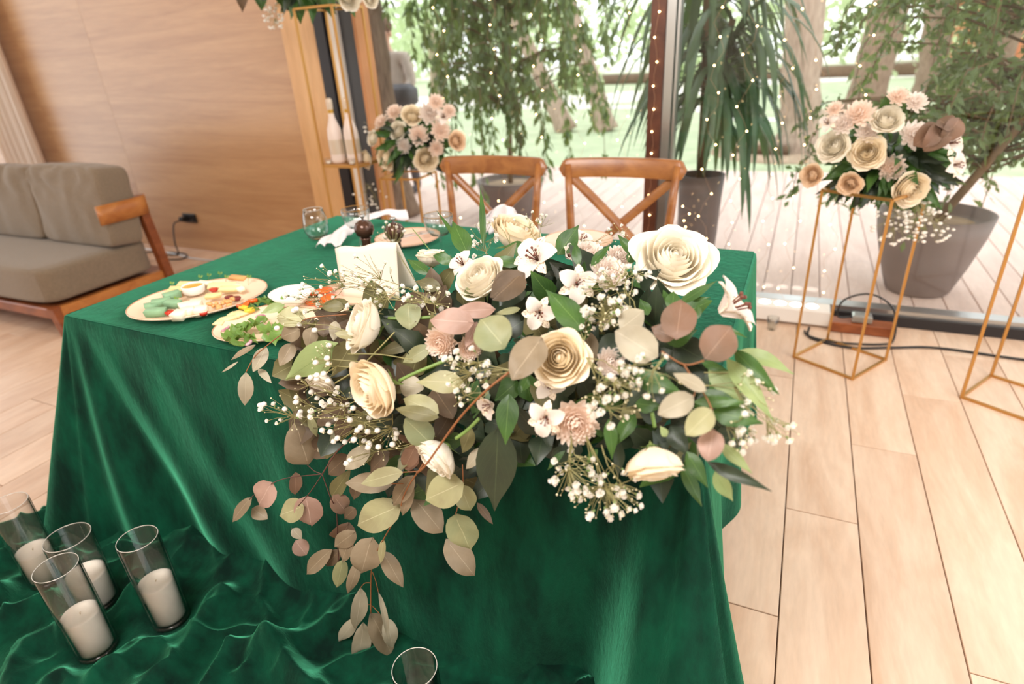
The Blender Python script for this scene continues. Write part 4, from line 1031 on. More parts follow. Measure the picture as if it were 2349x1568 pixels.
# stems
def stem(c, pts, r, mt, lift=.04, name='stem'):
    P = [S(*px(c, a, b), lift) for a, b in pts]
    # smooth depth
    ds = [dep(p) for p in P]; n = len(P)
    mb = MB(); Q = []
    for i, (a, b) in enumerate(pts):
        dd = sum(ds[max(0, i-1):i+2])/len(ds[max(0, i-1):i+2]); Q.append(at(*px(c, a, b), dd))
    out = []
    for i in range(n-1):
        p0 = Q[max(0, i-1)]; p1 = Q[i]; p2 = Q[i+1]; p3 = Q[min(n-1, i+2)]
        for k in range(5):
            t = k/5; out.append(.5*((2*p1)+(p2-p0)*t+(2*p0-5*p1+4*p2-p3)*t*t+(3*p1-p0-3*p2+p3)*t**3))
    out.append(Q[-1]); return mb.tube(out, r, 6).build(name, M[mt], BQ)
for a in [(5, [(2240, 515), (2060, 660), (1850, 880), (1610, 1215), (1530, 1290)], .0017, 'stemb', .12), (6, [(1330, 130), (1270, 220), (1215, 300), (1175, 380), (1160, 440)], .0015, 'stemb', .075), (6, [(1215, 300), (1100, 300)], .001, 'stemb', .06), (6, [(1270, 222), (1170, 228)], .001, 'stemb', .075), (6, [(1160, 320), (1090, 400), (1020, 450)], .001, 'stemb', .04),
          (6, [(900, -30), (760, 90), (660, 240)], .0016, 'stemd', .05), (6, [(660, 240), (450, 262), (340, 300), (225, 375), (200, 400)], .001, 'stemd', .045), (6, [(660, 240), (590, 345), (510, 440)], .0012, 'stemd', .045), (6, [(660, 240), (710, 380), (750, 480), (757, 655), (766, 790)], .0012, 'stemd', .04), (6, [(660, 240), (610, 220), (565, 180)], .001, 'stemd', .05),
          (6, [(1240, 330), (1100, 560), (990, 760), (975, 815), (968, 930), (968, 1120)], .0015, 'stemb', .03), (6, [(978, 860), (1000, 920), (1015, 985)], .001, 'stemb', .045), (6, [(965, 928), (930, 930), (900, 962)], .001, 'stemb', .045), (6, [(920, 1078), (965, 1066), (1025, 1125)], .001, 'stemb', .045),
          (6, [(1548, 180), (1550, 300), (1530, 400), (1505, 492)], .001, 'stemb', .05), (6, [(462, 580), (500, 610)], .0008, 'stemd', .03), (5, [(1310, 100), (1500, 100), (1720, 85), (1980, 70)], .0032, 'stemg', .04), (5, [(1395, 580), (1520, 520), (1740, 430)], .003, 'stemg', .06), (5, [(1830, 1025), (1920, 960), (2010, 870)], .003, 'stemg', .05),
          (5, [(1360, 205), (1250, 320), (1100, 470), (900, 600)], .0013, 'stemo', .05), (5, [(1000, 375), (1250, 378), (1500, 420)], .0009, 'stemo', .07), (5, [(990, 70), (720, 95), (600, 150), (480, 230), (365, 320), (280, 400), (215, 515)], .0011, 'stemb', .05), (4, [(1200, 180), (1370, 280), (1520, 250)], .0012, 'stemb', .12), (4, [(1370, 280), (1450, 440), (1440, 520)], .001, 'stemb', .12), (4, [(1370, 285), (1520, 500), (1580, 620)], .001, 'stemb', .12),
          (4, [(1520, 340), (1700, 345)], .0009, 'stemo', .05), (2, [(1340, 590), (1250, 480), (1160, 370)], .0014, 'stemg', .02), (4, [(1150, 750), (1130, 640)], .003, 'stemg', .04)]:
    stem(*a)
# baby's breath: blossoms share one mesh
def blossom_mesh(seed):
    random.seed(seed); mb = MB()
    for k in range(9):
        a = k*2.4; th = .3+1.1*(k/9); R = 1.0
        d = Vector((math.sin(th)*math.cos(a), math.sin(th)*math.sin(a), math.cos(th)))
        s_ = d.cross(Vector((.3, .2, 1))).normalized(); u = s_.cross(d)
        mb.add([Vector((0, 0, -.5)), d*.7-s_*.5, d*1.05-s_*.2+u*.12, d*.95+u*-.1, d*1.05+s_*.25, d*.7+s_*.5], [(0, 1, 2, 3), (0, 3, 4, 5)])
    mb.cur = 1; mb.lathe([(0, -1.0), (.22, -.85), (.3, -.4), (.1, -.1)], (0, 0, 0), 5)
    return mb.mesh('blossom', [M['bb'], M['sepal']], False)
BM = [blossom_mesh(s) for s in (1, 2, 3)]
NBL = [0]; BX = MB()
def sprig(rt_, ctr, spread, n, lift, r=.0066, mt='stemo', parent=None, proj=None, nb=None, seedk=0, child=True, minor=1.4):
    """rt_ root pixel, ctr cluster centre pixel, spread (rx, ry) px"""
    parent = parent or BQ; prj = proj or (lambda x, y, o: S(x, y, o))
    R = prj(rt_[0], rt_[1], lift-.02); mb = MB(); ends = []
    C_ = prj(ctr[0], ctr[1], lift); hubs = []
    for k in range(max(2, n//4)):
        a = random.random()*2*PI; q_ = math.sqrt(random.random())*.55
        hx, hy = ctr[0]*.72+rt_[0]*.28+spread[0]*q_*math.cos(a)*.8, ctr[1]*.72+rt_[1]*.28+spread[1]*q_*math.sin(a)*.8
        h = at(hx, hy, dep(C_)+random.uniform(-.02, .02)); hubs.append(h)
        m1 = R.lerp(h, .5)+rv()*.006
        mb.tube([R, m1, h], [.0009, .0008, .0006], 4, False)
    bl = []; mb2 = []
    for k in range(int(n*(1+minor))):
        a = random.random()*2*PI; q_ = math.sqrt(random.random())
        x, y = ctr[0]+spread[0]*q_*math.cos(a), ctr[1]+spread[1]*q_*math.sin(a)
        p = at(x, y, dep(C_)+random.uniform(-.03, .03)); h = min(hubs, key=lambda v: (v-p).length+random.random()*.01)
        md = h.lerp(p, .55)+rv()*.004
        mb.tube([h, md, p], [.0006, .0005, .0004], 3, False)
        bl.append((p, (p-md).normalized(), k < n))
    mb.cur = 1
    for p, d, big in bl:
        if not big: mb.ball(p, random.uniform(.0011, .0019), 5, 3)
    if not child:
        mb.cur = 2
        for p, d, big in bl:
            if big: mb.ball(p, r*random.uniform(.7, 1.1), 6, 4, (1, 1, .8))
    sp = mb.build('baby_breath', [M[mt], M['bud'], M['bb']], parent, False)
    if child:
        for p, d, big in bl:
            if not big: continue
            NBL[0] += 1
            if NBL[0] > 298:
                BX.ball(p, r*.9, 6, 4, (1, 1, .8)); continue
            o = bpy.data.objects.new('blossom', random.choice(BM)); COL.objects.link(o); o.parent = sp
            dd = (d+(CAM-p).normalized()*.6+rv()*.5).normalized()
            o.rotation_euler = dd.to_track_quat('Z', 'Y').to_euler(); o.location = p; o.scale = [r*random.uniform(.7, 1.15)]*3
    return sp
random.seed(9)
SPR = [((1010, 700), (830, 640), (75, 60), 16, .05), ((1000, 690), (880, 690), (90, 40), 12, .07), ((930, 690), (740, 650), (60, 45), 9, .05), ((880, 720), (700, 690), (55, 30), 9, .05), ((950, 640), (895, 540), (35, 30), 9, .04),
       ((1000, 720), (975, 690), (60, 35), 9, .07), ((1130, 600), (1100, 545), (40, 45), 9, .05), ((1170, 560), (1140, 510), (45, 25), 4, .04), ((1240, 560), (1230, 505), (50, 24), 9, .05), ((1390, 590), (1375, 545), (50, 28), 7, .04), ((1440, 560), (1420, 525), (28, 22), 4, .04),
       ((1460, 720), (1400, 660), (70, 60), 22, .10), ((1380, 760), (1390, 715), (55, 35), 14, .10), ((1440, 680), (1450, 620), (50, 35), 8, .08), ((1340, 780), (1330, 740), (35, 40), 5, .09),
       ((1345, 820), (1410, 880), (70, 50), 18, .12), ((1350, 930), (1400, 930), (75, 45), 10, .11), ((1420, 830), (1500, 860), (70, 60), 6, .13),
       ((1310, 985), (1320, 1095), (60, 60), 22, .08), ((1345, 1000), (1390, 1150), (80, 45), 22, .08), ((1380, 1020), (1430, 1110), (50, 60), 8, .08),
       ((1560, 880), (1730, 910), (50, 60), 9, .04), ((1640, 900), (1790, 990), (45, 40), 9, .03), ((1600, 920), (1700, 990), (35, 50), 9, .05),
       ((1180, 850), (1080, 850), (70, 50), 16, .11), ((1120, 900), (1060, 900), (40, 35), 5, .09), ((880, 900), (760, 930), (60, 45), 12, .05), ((800, 960), (660, 940), (70, 50), 13, .05), ((900, 960), (800, 970), (70, 50), 14, .06), ((900, 950), (870, 1000), (60, 40), 10, .06), ((830, 830), (740, 830), (25, 55), 9, .09), ((800, 760), (680, 740), (50, 35), 6, .06), ((760, 900), (700, 890), (35, 40), 5, .04), ((1000, 1000), (830, 1040), (60, 30), 6, .06)]
for i, a in enumerate(SPR): sprig(*a, minor=(1.6))
if BX.v: BX.build('small_blossoms', M['bb'], BQ, True, True)
print('blossoms', NBL)
# ================================================================== BACKGROUND BOUQUETS
def round_bq(c, label, items, leaves, hang, loc, depthY, leafmt, rl=.055, seed=3, group=None):
    random.seed(seed); t = root('round_bouquet', loc, label, 'flowers', group); c = Vector(c)
    P = lambda x, y, dy=0: gy(x, y, depthY+dy)
    MB().ball(c, .075, 12, 8, (1.2, 1.1, .7)).build('floral_foam', LK['D'], t)
    for kind, x, y, rp, mt in items:
        p = P(x, y, -.08+random.uniform(-.02, .02)); ax = (p-c).normalized()*.9-CF*.7; r = rp/FPX*dep(p)
        if kind == 'r': rose(p, r*1.05, ax, t, M[mt], .7, sep=False)
        elif kind == 'm': mum(p, r, ax, t, M[mt], 46)
        else: alstro(p, r*1.1, ax, t, random.random()*3, .1)
    for k in range(leaves):
        a = random.random()*2*PI; el = random.uniform(-1.1, .9)
        d = Vector((math.cos(a)*math.cos(el)*1.25, math.sin(a)*math.cos(el), math.sin(el)))
        b = c+d*random.uniform(.04, .13); L = random.uniform(.08, .14)
        leaf3(b, b+d*L+Vector((0, 0, -.03)), rl*random.uniform(.6, 1.1), (CAM-b).normalized()+rv()*.6, 's', leafmt[k % len(leafmt)], t, bend=.1)
    for (rx, ry, cx_, cy_, sx, sy, n) in hang:
        sprig((rx, ry), (cx_, cy_), (sx, sy), n, 0, r=.0085, parent=t, proj=lambda x, y, o: gy(x, y, depthY-.05), child=False, minor=.5)
    return t
G3 = [LK['G'], LK['D'], LK['G']]
cR = gy(2045, 360, 2.98)
itR = [('r', 1990, 350, 38, 'warm'), ('r', 1912, 335, 36, 'cream'), ('r', 2087, 433, 40, 'warm'), ('r', 2035, 275, 34, 'cream'), ('r', 1862, 402, 26, 'peachrose'), ('r', 1950, 422, 26, 'peachrose'),
       ('m', 2045, 385, 32, 'mum'), ('m', 1970, 262, 36, 'mum'), ('m', 1935, 285, 28, 'mumw'), ('m', 2095, 310, 36, 'mumw'), ('m', 1990, 305, 28, 'mumw'), ('m', 2060, 222, 26, 'mum'), ('m', 2100, 235, 28, 'mumw'), ('a', 2175, 330, 34, ''), ('a', 2185, 378, 32, ''), ('a', 1900, 285, 24, ''), ('m', 1915, 250, 20, 'mum')]
tR = round_bq(cR, 'white and cream round bouquet with a brown eucalyptus tip on the right gold stand', itR, 190, [(2050, 450, 2050, 520, 60, 45, 40), (2100, 450, 2130, 520, 60, 42, 42), (2080, 440, 2080, 480, 70, 30, 22)], (ctr.x, ctr.y, .80), 2.9, G3)
for (bx, by, tx, ty, w_) in ((2155, 285, 2095, 335, 40), (2165, 280, 2120, 348, 42), (2200, 270, 2160, 325, 34), (2150, 275, 2185, 300, 30)):
    leaf3(gy(bx, by, 2.76), gy(tx, ty, 2.74), w_/FPX*3, -CF, 'e', LK['r'], tR)
leaf3(gy(2020, 255, 2.85), gy(2035, 215, 2.83), .05, -CF, 's', LK['G'], tR)
cM = gy(940, 320, 3.02)
itM = [('r', 886, 364, 24, 'warm'), ('r', 978, 366, 28, 'warm'), ('r', 856, 318, 18, 'cream'), ('r', 913, 300, 22, 'cream'), ('r', 842, 365, 20, 'warm'), ('r', 1048, 323, 22, 'peachrose'), ('r', 945, 265, 24, 'warm'),
       ('m', 905, 258, 22, 'mum'), ('m', 985, 262, 28, 'mumw'), ('m', 1000, 235, 22, 'mum'), ('m', 1010, 300, 26, 'mum'), ('m', 960, 310, 26, 'mum'), ('m', 925, 335, 20, 'mumw'), ('m', 875, 280, 20, 'mum'), ('m', 1030, 255, 18, 'mum'), ('m', 1000, 340, 20, 'mum'), ('a', 1015, 270, 22, '')]
round_bq(cM, 'peach and white round bouquet beside the two bottles, behind the left chair', itM, 120, [(870, 290, 860, 290, 30, 25, 10), (840, 420, 850, 450, 40, 30, 20)], (-2.06, 3.0, .78), 3.0, G3, .05, 8)
cT = gy(690, -60, 2.9)
itT = [('r', 800, -5, 26, 'cream'), ('r', 700, -70, 30, 'cream'), ('m', 640, -60, 30, 'mumw'), ('m', 760, -90, 30, 'mumw'), ('r', 850, 0, 18, 'cream')]
tT = round_bq(cT, 'bouquet on the tall gold stand, only its hanging leaves in the picture at top', itT, 70, [(640, 0, 628, 35, 26, 40, 40)], (-2.38, 2.92, 1.66), 2.9, G3, .06, 12)
for (bx, by, tx, ty, w_, kd) in ((560, -30, 556, 28, 30, 'd'), (600, -20, 600, 25, 30, 'G'), (680, -30, 690, 55, 42, 'G'), (700, -20, 720, 35, 30, 'G'), (745, -20, 765, 45, 34, 'G'), (790, -10, 815, 40, 30, 'G'), (640, -30, 650, 20, 34, 'G'), (720, -40, 735, 15, 36, 'G'), (770, -30, 790, 20, 34, 'v'), (660, -10, 672, 38, 26, 'v')):
    leaf3(gy(bx, by, 2.85), gy(tx, ty, 2.84), w_/FPX*3, -CF+CX*.2, 's', LK[kd], tT)
# ================================================================== TABLEWARE
ZC = ZT+.002
def plate(cx, cy, a, b, rot, label, mt='plate', h=.022, group='ceramic plates with food'):
    t = root('plate', (cx, cy, ZC), label, 'plate', group); q = Matrix.Rotation(rot, 3, 'Z'); mb = MB()
    n = 56; pr = [(0, .004), (.45, .004), (.62, .005), (.82, .012), (.97, h), (1.0, h+.001), (1.0, h-.003), (.84, .007), (.64, 0), (0, 0)]
    vs = [(Vector((cx, cy, ZC))+q@Vector((r*a*math.cos(2*PI*k/n), r*b*math.sin(2*PI*k/n), z))) for r, z in pr for k in range(n)]
    mb.add(vs, [(i*n+k, i*n+(k+1) % n, (i+1)*n+(k+1) % n, (i+1)*n+k) for i in range(len(pr)-1) for k in range(n)])
    mb.build('dish', M[mt], t)
    rim = MB().tube([Vector((cx, cy, ZC+h+.0008))+q@Vector((a*.992*math.cos(2*PI*k/60), b*.992*math.sin(2*PI*k/60), 0)) for k in range(61)], .0014, 5)
    rim.build('rim_line', M['rimline'], t); return t
M['plate'] = mat('cream_ceramic', srgb(246, 220, 194), .25, var=.05, scale=6); M['platepink'] = mat('pink_ceramic', srgb(240, 200, 176), .25, var=.05, scale=6)
M['rimline'] = mat('rim_brown', srgb(206, 156, 120), .4); M['whitecer'] = mat('white_ceramic', srgb(244, 240, 236), .2)
M['honey'] = mat('honey', srgb(238, 168, 66), .1); M['greench'] = mat('green_cheese', srgb(138, 178, 140), .6, var=.1, scale=60); M['whitech'] = mat('white_cheese', srgb(250, 240, 216), .5, var=.03, scale=30)
M['yelch'] = mat('yellow_cheese', srgb(246, 220, 160), .5, var=.05, scale=40); M['tomato'] = mat('tomato', srgb(190, 52, 34), .2, var=.1, scale=60); M['nut'] = mat('cashew', srgb(222, 168, 108), .5, var=.08, scale=50)
M['orange'] = mat('orange_pepper', srgb(236, 106, 40), .25, var=.08, scale=40); M['onion'] = mat('red_onion', srgb(150, 62, 84), .35, col2=srgb(226, 190, 200), scale=50); M['lett'] = add_translucent(mat('lettuce', srgb(120, 158, 78), .4, var=.25, scale=40), srgb(160, 190, 90), .3)
M['pear'] = mat('pale_slice', srgb(244, 226, 170), .4, var=.04, scale=30); M['yelp'] = mat('yellow_pepper', srgb(244, 196, 60), .3); M['grape'] = mat('grape', srgb(120, 44, 44), .2)
def onp(px_, py_, z): return gz(px_, py_, z)
pc = onp(452, 688, ZC); pw = (onp(606, 650, ZC)-onp(298, 715, ZC)).length/2
e1 = onp(300, 712, ZC+.02); e2 = onp(604, 655, ZC+.02); rt1 = math.atan2(e2.y-e1.y, e2.x-e1.x)
P1 = ((e1+e2)/2)
plate(P1.x, P1.y, .195, .155, rt1, 'oval cream plate of cheese, nuts and a honey dish at the left of the table')
f1_ = gz(486, 764, ZC+.02); f2_ = gz(800, 700, ZC+.02); P2 = (f1_+f2_)/2
plate(P2.x, P2.y, (f2_-f1_).length/2, .128, math.atan2(f2_.y-f1_.y, f2_.x-f1_.x), 'oval cream plate of salad leaves and onion half under the bouquet')
plate(-1.13, 1.30, .125, .085, 0, 'round pink plate of sliced tomato behind the salad, under the baby breath', 'platepink')
zf = ZC+.012
M_ = MB
def food(name, mb, mt, label, cat, group): return tag(mb.build(name, mt), label, cat, group)
def wedge(c, sx, sy, sz, rz, tilt):
    c = Vector(c); q = Matrix.Rotation(rz, 3, 'Z')@Matrix.Rotation(tilt, 3, 'X'); mb = MB()
    mb.box((-sx/2, -sy/2, -sz/2), (sx/2, sy/2, sz/2), bev=.002)
    mb.v = [tuple(c+q@Vector((v[0]*(1+.12*v[2]/sz), v[1]*(1-.3*v[0]/sx), v[2]))) for v in mb.v]; return mb
random.seed(2)
# ramekin with honey
rc = onp(447, 672, ZC+.012); t = root('honey_dish', (rc.x, rc.y, zf), 'small white dish of honey among the cheese', 'dish')
MB().lathe([(0, 0), (.026, 0), (.032, .006), (.034, .026), (.0325, .028), (.0305, .026), (.029, .008), (0, .007)], (rc.x, rc.y, zf), 36).build('dish', M['whitecer'], t)
MB().lathe([(.0312, .0235), (0, .0245)], (rc.x, rc.y, zf), 30).build('honey', M['honey'], t)
for i, (x, y, rz, sx, dz) in enumerate(((358, 715, .5, .055, 0), (372, 697, .9, .05, .006), (398, 685, 1.3, .045, .012), (400, 702, .2, .045, .008), (350, 702, 1.0, .04, 0))):
    p = onp(x, y, zf+.012); food('cheese_cube', wedge((p.x, p.y, zf+.011+dz), sx, .024, .022, rz, .1), M['greench'], ['pale green cheese stick lowest and longest at the left end of the cheese plate', 'pale green cheese stick lying across the longest one', 'pale green cheese stick topmost of the pile', 'pale green cheese stick right of the pile, nearest the honey dish', 'pale green cheese stick flat at the far left rim'][i], 'cheese', 'green cheese sticks on the plate')
for i, (x, y, rz, s) in enumerate(((412, 722, .2, .034), (432, 715, .8, .032), (447, 700, .4, .036), (425, 703, 1.2, .03), (462, 712, .6, .032))):
    p = onp(x, y, zf+.014); food('cheese_cube', wedge((p.x, p.y, zf+.013), s, s*.9, .024, rz, .15), M['whitech'], ['white cheese chunk leftmost, beside the tomato half', 'white cheese chunk at the near rim, second from left', 'largest white cheese chunk in the middle of its heap', 'white cheese chunk at the back of the heap by the green cheese', 'white cheese chunk rightmost, next to the cashews'][i], 'cheese', 'white cheese chunks on the plate')
for i, (x, y, mt, lab) in enumerate(((388, 716, 'tomato', 'cherry tomato half between the green and the white cheese'), (466, 718, 'tomato', 'cherry tomato half at the near rim of the cheese plate'), (542, 684, 'grape', 'dark red grape half at the right side of the cheese plate'), (526, 682, 'grape', 'dark grape half just left of the rightmost one'), (490, 664, 'tomato', 'cherry tomato piece behind the honey dish'))):
    p = onp(x, y, zf+.008); mb = MB().lathe([(0, 0), (.008, .001), (.0125, .007), (.013, .011), (.011, .0125), (0, .012)], (p.x, p.y, zf), 16, sx=1.15); food('tomato_half' if mt == 'tomato' else 'grape_half', mb, M[mt], lab, 'tomato' if mt == 'tomato' else 'grape', None)
def crescent(c, r, rz, th=.006):
    c = Vector(c); pts = [c+Vector((r*math.cos(rz+a), r*math.sin(rz+a), .002*math.sin(a))) for a in [-.95+.38*k for k in range(6)]]
    return MB().tube(pts, [th*.4, th*.9, th, th, th*.85, th*.4], 8)
for i in range(13):
    x, y = random.uniform(476, 532), random.uniform(688, 708)-0; y = 700-(x-500)*.28+random.uniform(-9, 9)
    p = onp(x, y, zf+.006); food('cashew', crescent((p.x, p.y, zf+.006+.004*(i % 3)), .010, random.random()*6), M['nut'], 'cashew nut in the heap right of the white cheese', 'nut', 'cashews on the cheese plate')
def slab(c, L, W, H, rz, tl, fn=1): return wedge(c, L, W, H, rz, tl)
for i, (x, y, L, rz, tl, mt, lab, nm) in enumerate(((510, 655, .085, .45, .5, 'pear', 'pale pear slice leaning behind the honey dish, longest one', 'pear_slice'), (530, 662, .07, .4, .3, 'pear', 'pale pear slice in front of the longest slice', 'pear_slice'), (548, 660, .06, -.4, .2, 'whitech', 'thin white cheese slice at the right of the cheese plate', 'cheese_slice'), (490, 678, .045, .7, .1, 'yelch', 'yellow cheese wedge beside the honey dish', 'cheese_wedge'), (412, 662, .06, .5, .3, 'yelch', 'yellow cheese slice behind the green cheese', 'cheese_slice'), (398, 670, .05, .2, .2, 'yelch', 'yellow cheese slice at the far left of the cheese plate', 'cheese_slice'), (430, 652, .06, .3, .3, 'yelch', 'yellow cheese slice behind the honey dish at left', 'cheese_slice'), (545, 637, .06, .1, .1, 'nut', 'brown crispbread stick at the far rim of the cheese plate', 'crispbread'), (470, 650, .05, .1, .2, 'whitech', 'blue-veined white cheese behind the honey dish', 'cheese_slice'))):
    p = onp(x, y, zf+.012); food(nm, wedge((p.x, p.y, zf+.012), L, .022, .012, rz, tl), M[mt], lab, 'cheese' if 'cheese' in nm else ('fruit' if 'pear' in nm else 'bread'), None)
def ruffle(c, r, seed, up=.6):
    random.seed(seed); c = Vector(c); P = []; a0 = random.random()*6
    for i in range(6):
        v = i/5; row = []
        for j in range(9):
            u = -1+2*j/8; a = a0+u*.9
            rr = r*v*(1+.12*math.sin(u*9+seed)); z = r*up*v*(1-v*.4)+r*.16*math.sin(u*11+seed*2)*v+r*.1*math.sin(v*7)
            row.append(c+Vector((rr*math.cos(a), rr*math.sin(a), z)))
        P.append(row)
    return MB().grid(P)
sal = root('salad', (-1.165, 1.03, zf), 'mixed salad of lettuce leaves and onion on the oval plate', 'salad')
for i, (x, y) in enumerate(((525, 765), (545, 760), (560, 770), (580, 765), (605, 765), (625, 772), (545, 775), (590, 780), (650, 755), (600, 745), (640, 725), (605, 690), (615, 680), (590, 695), (565, 755), (620, 700), (630, 690), (560, 745), (580, 745), (535, 770), (615, 755), (570, 785), (630, 785), (608, 735), (598, 705), (660, 775))):
    p = onp(x, y, zf+.012); ruffle((p.x, p.y, zf+.002), random.uniform(.028, .042), i+3, .8).build('lettuce_leaf', M['lett'], sal)
for i, (x, y) in enumerate(((510, 752), (590, 735), (600, 728), (615, 738), (660, 720), (560, 785))):
    p = onp(x, y, zf+.014); crescent((p.x, p.y, zf+.014), .016, i*1.3, .0045).build('onion_slice', M['onion'], sal)
for i, (x, y, mt) in enumerate(((560, 706, 'yelp'), (572, 712, 'yelp'), (565, 698, 'orange'), (553, 703, 'orange'), (580, 690, 'orange'))):
    p = onp(x, y, zf+.014); wedge((p.x, p.y, zf+.014), .026, .014, .012, i, .2).build('pepper_piece', M[mt], sal)
for i, (x, y) in enumerate(((540, 722), (525, 730), (505, 738), (552, 718))):
    p = onp(x, y, zf+.010); wedge((p.x, p.y, zf+.010), .04, .022, .008, i, .1).build('cucumber_slice', M['pear'], sal)
for i, (x, y) in enumerate(((455, 640), (475, 636), (500, 632), (515, 640), (390, 655), (400, 690), (566, 640))):
    p = onp(x, y, zf+.02); t2_ = MB(); t2_.tube([(p.x, p.y, zf), (p.x+.004, p.y, zf+.016), (p.x+.012, p.y, zf+.026)], .0007, 4)
    for s_ in (-1, 1):
        q0 = Vector((p.x+.012, p.y, zf+.026)); leaf_quad(t2_, q0, Vector((s_*.7, .2, .5)), Vector((0, -1, .6)), .014, .010)
    food('cress_sprout', t2_, M['lett'], ['green cress sprout behind the honey dish, left one', 'green cress sprout directly behind the honey dish', 'green cress sprout at the far rim of the cheese plate', 'green cress sprout on the pear slices', 'green cress sprout at the left far rim of the cheese plate', 'green cress sprout on the green cheese pile', 'green cress sprout by the crispbread'][i], 'sprout', 'cress sprouts on the cheese plate')
wb = onp(665, 690, ZC+.03); t = root('white_bowl', (wb.x, wb.y, ZC), 'small white bowl between the salad and the tomato plate', 'bowl')
MB().lathe([(0, .001), (.03, .001), (.045, .015), (.062, .036), (.0605, .037), (.043, .018), (.028, .008), (0, .007)], (wb.x, wb.y+.01, ZC+.018), 36).build('bowl_body', M['whitecer'], t)
for i, (x, y) in enumerate(((725, 672), (745, 668), (735, 690), (752, 680), (718, 683))):
    p = onp(x, y, ZC+.016+.003*i); mb = MB().lathe([(0, 0), (.022, 0), (.025, .003), (.022, .006), (0, .006)], (p.x, p.y, ZC+.014+.0062*(i % 2)), 18); food('tomato_slice', mb, M['orange'], ['orange-red tomato slice farthest left on the pink plate', 'orange-red tomato slice at the far rim of the pink plate', 'orange-red tomato slice nearest the salad', 'orange-red tomato slice farthest right on the pink plate', 'orange-red tomato slice touching the white bowl'][i], 'tomato', 'tomato slices on the pink plate')
# stemless wine glass
def lathe_glass(name, x, y, prof, label, extra=None, gold=True, z0=ZC):
    t = root(name, (x, y, z0), label, 'glass'); MB().lathe(prof, (x, y, z0), 48).build('bowl', M['cglass'], t)
    top = max(prof, key=lambda p: p[1])
    MB().tube([(x+top[0]*math.cos(a*PI/24), y+top[0]*math.sin(a*PI/24), z0+top[1]) for a in range(49)], .0011, 5).build('rim', M['gold'] if gold else M['rimm'], t)
    return t
g = onp(723, 552, ZC)
lathe_glass('wine_glass', g.x, g.y+.02, [(0, .004), (.022, .003), (.036, .012), (.047, .035), (.0495, .055), (.046, .085), (.037, .122), (.0362, .122), (.0452, .085), (.0485, .055), (.046, .036), (.034, .015), (0, .009)], 'clear stemless wine glass at the left of the place settings', gold=False)
def coupe(x, y, label, sc=1.0):
    pr = [(0, .074), (.006, .074), (.03, .082), (.044, .1), (.049, .125), (.05, .15), (.0492, .15), (.048, .125), (.043, .101), (.029, .085), (0, .078)]
    t = root('coupe_glass', (x, y, ZC), label, 'glass', 'ribbed coupe glasses'); n = 96; mb = MB()
    vs = [(x+sc*r*(1+(.018 if (k % 4) < 2 and z > .08 else -.005))*math.cos(2*PI*k/n), y+sc*r*(1+(.018 if (k % 4) < 2 and z > .08 else -.005))*math.sin(2*PI*k/n), ZC+z*sc) for r, z in pr for k in range(n)]
    mb.add(vs, [(i*n+k, i*n+(k+1) % n, (i+1)*n+(k+1) % n, (i+1)*n+k) for i in range(len(pr)-1) for k in range(n)]); mb.build('bowl', M['cglass'], t)
    MB().lathe([(0, 0), (.032, .0005), (.033, .002), (.012, .005), (.0045, .012), (.004, .04), (.0042, .07), (.009, .077)], (x, y, ZC), 28).build('stem', M['cglass'], t)
    MB().tube([(x+sc*.0502*math.cos(a*PI/24), y+sc*.0502*math.sin(a*PI/24), ZC+.15*sc) for a in range(49)], .0011, 5).build('rim', M['gold'], t)
g1 = gz(1004, 492, ZC+.15); g2 = gz(813, 478, ZC+.15)
coupe(g1.x, g1.y, 'ribbed coupe glass in front of the left chair, right one of two'); coupe(g2.x, g2.y, 'ribbed coupe glass behind the dark pepper mill, left one of two')
# mills
M['mill'] = mat('bronze_mill', srgb(84, 58, 46), .16, .35)
for k, (x, y, lab) in enumerate(((835, 524, 'dark bronze ball-topped pepper mill behind the menu card, the left one'), (905, 530, 'dark bronze ball-topped salt mill behind the menu card, the right one'))):
    c = gz(x, y, .89-.006*k); t = root('pepper_mill', (c.x, c.y, ZC), lab, 'mill'); h = c.z-ZC
    MB().lathe([(0, 0), (.028, 0), (.03, .004), (.024, .02), (.016, .05), (.015, h-.04), (.02, h-.032), (.014, h-.03)], (c.x, c.y, ZC), 28).build('body', M['mill'], t)
    MB().lathe([(.012, h-.03), (.026, h-.022), (.033, h-.006), (.033, h+.006), (.026, h+.02), (.012, h+.028), (.006, h+.03), (0, h+.03)], (c.x, c.y, ZC), 32).build('ball_top', M['mill'], t)
    MB().lathe([(.004, h+.029), (.0045, h+.036), (.010, h+.042), (.009, h+.047), (0, h+.048)], (c.x, c.y, ZC), 16).build('knob', M['silver'], t)
# menu card: folded cream card standing
M['paper'] = mat('cream_paper', srgb(246, 232, 214), .7, var=.02, scale=3)
mc = root('menu_card', (-1.06, 1.32, ZC), 'cream folded paper card standing behind the baby breath', 'card')
A_ = [gy(790, 700, 1.30), gy(917, 690, 1.33), gy(908, 553, 1.36), gy(768, 570, 1.33)]
zb = ZC+.001
A_[0].z = max(A_[0].z, zb); A_[1].z = max(A_[1].z, zb)
ctrp = sum(A_, Vector())/4
def sheet(a, b, c, d, name):
    P = []
    for i in range(9):
        v = i/8; row = []
        for j in range(13):
            u = j/12; p = a.lerp(b, u).lerp(d.lerp(c, u), v); p = p+Vector((0, -1, .1))*.006*math.sin(PI*u)+Vector((0, 0, .004*math.sin(u*11)*v**6)); row.append(p)
        P.append(row)
    o = MB().grid(P).build(name, M['paper'], mc); k = o.modifiers.new('s', 'SOLIDIFY'); k.thickness = .0008; return o
sheet(A_[0], A_[1], A_[2], A_[3], 'front_leaf')
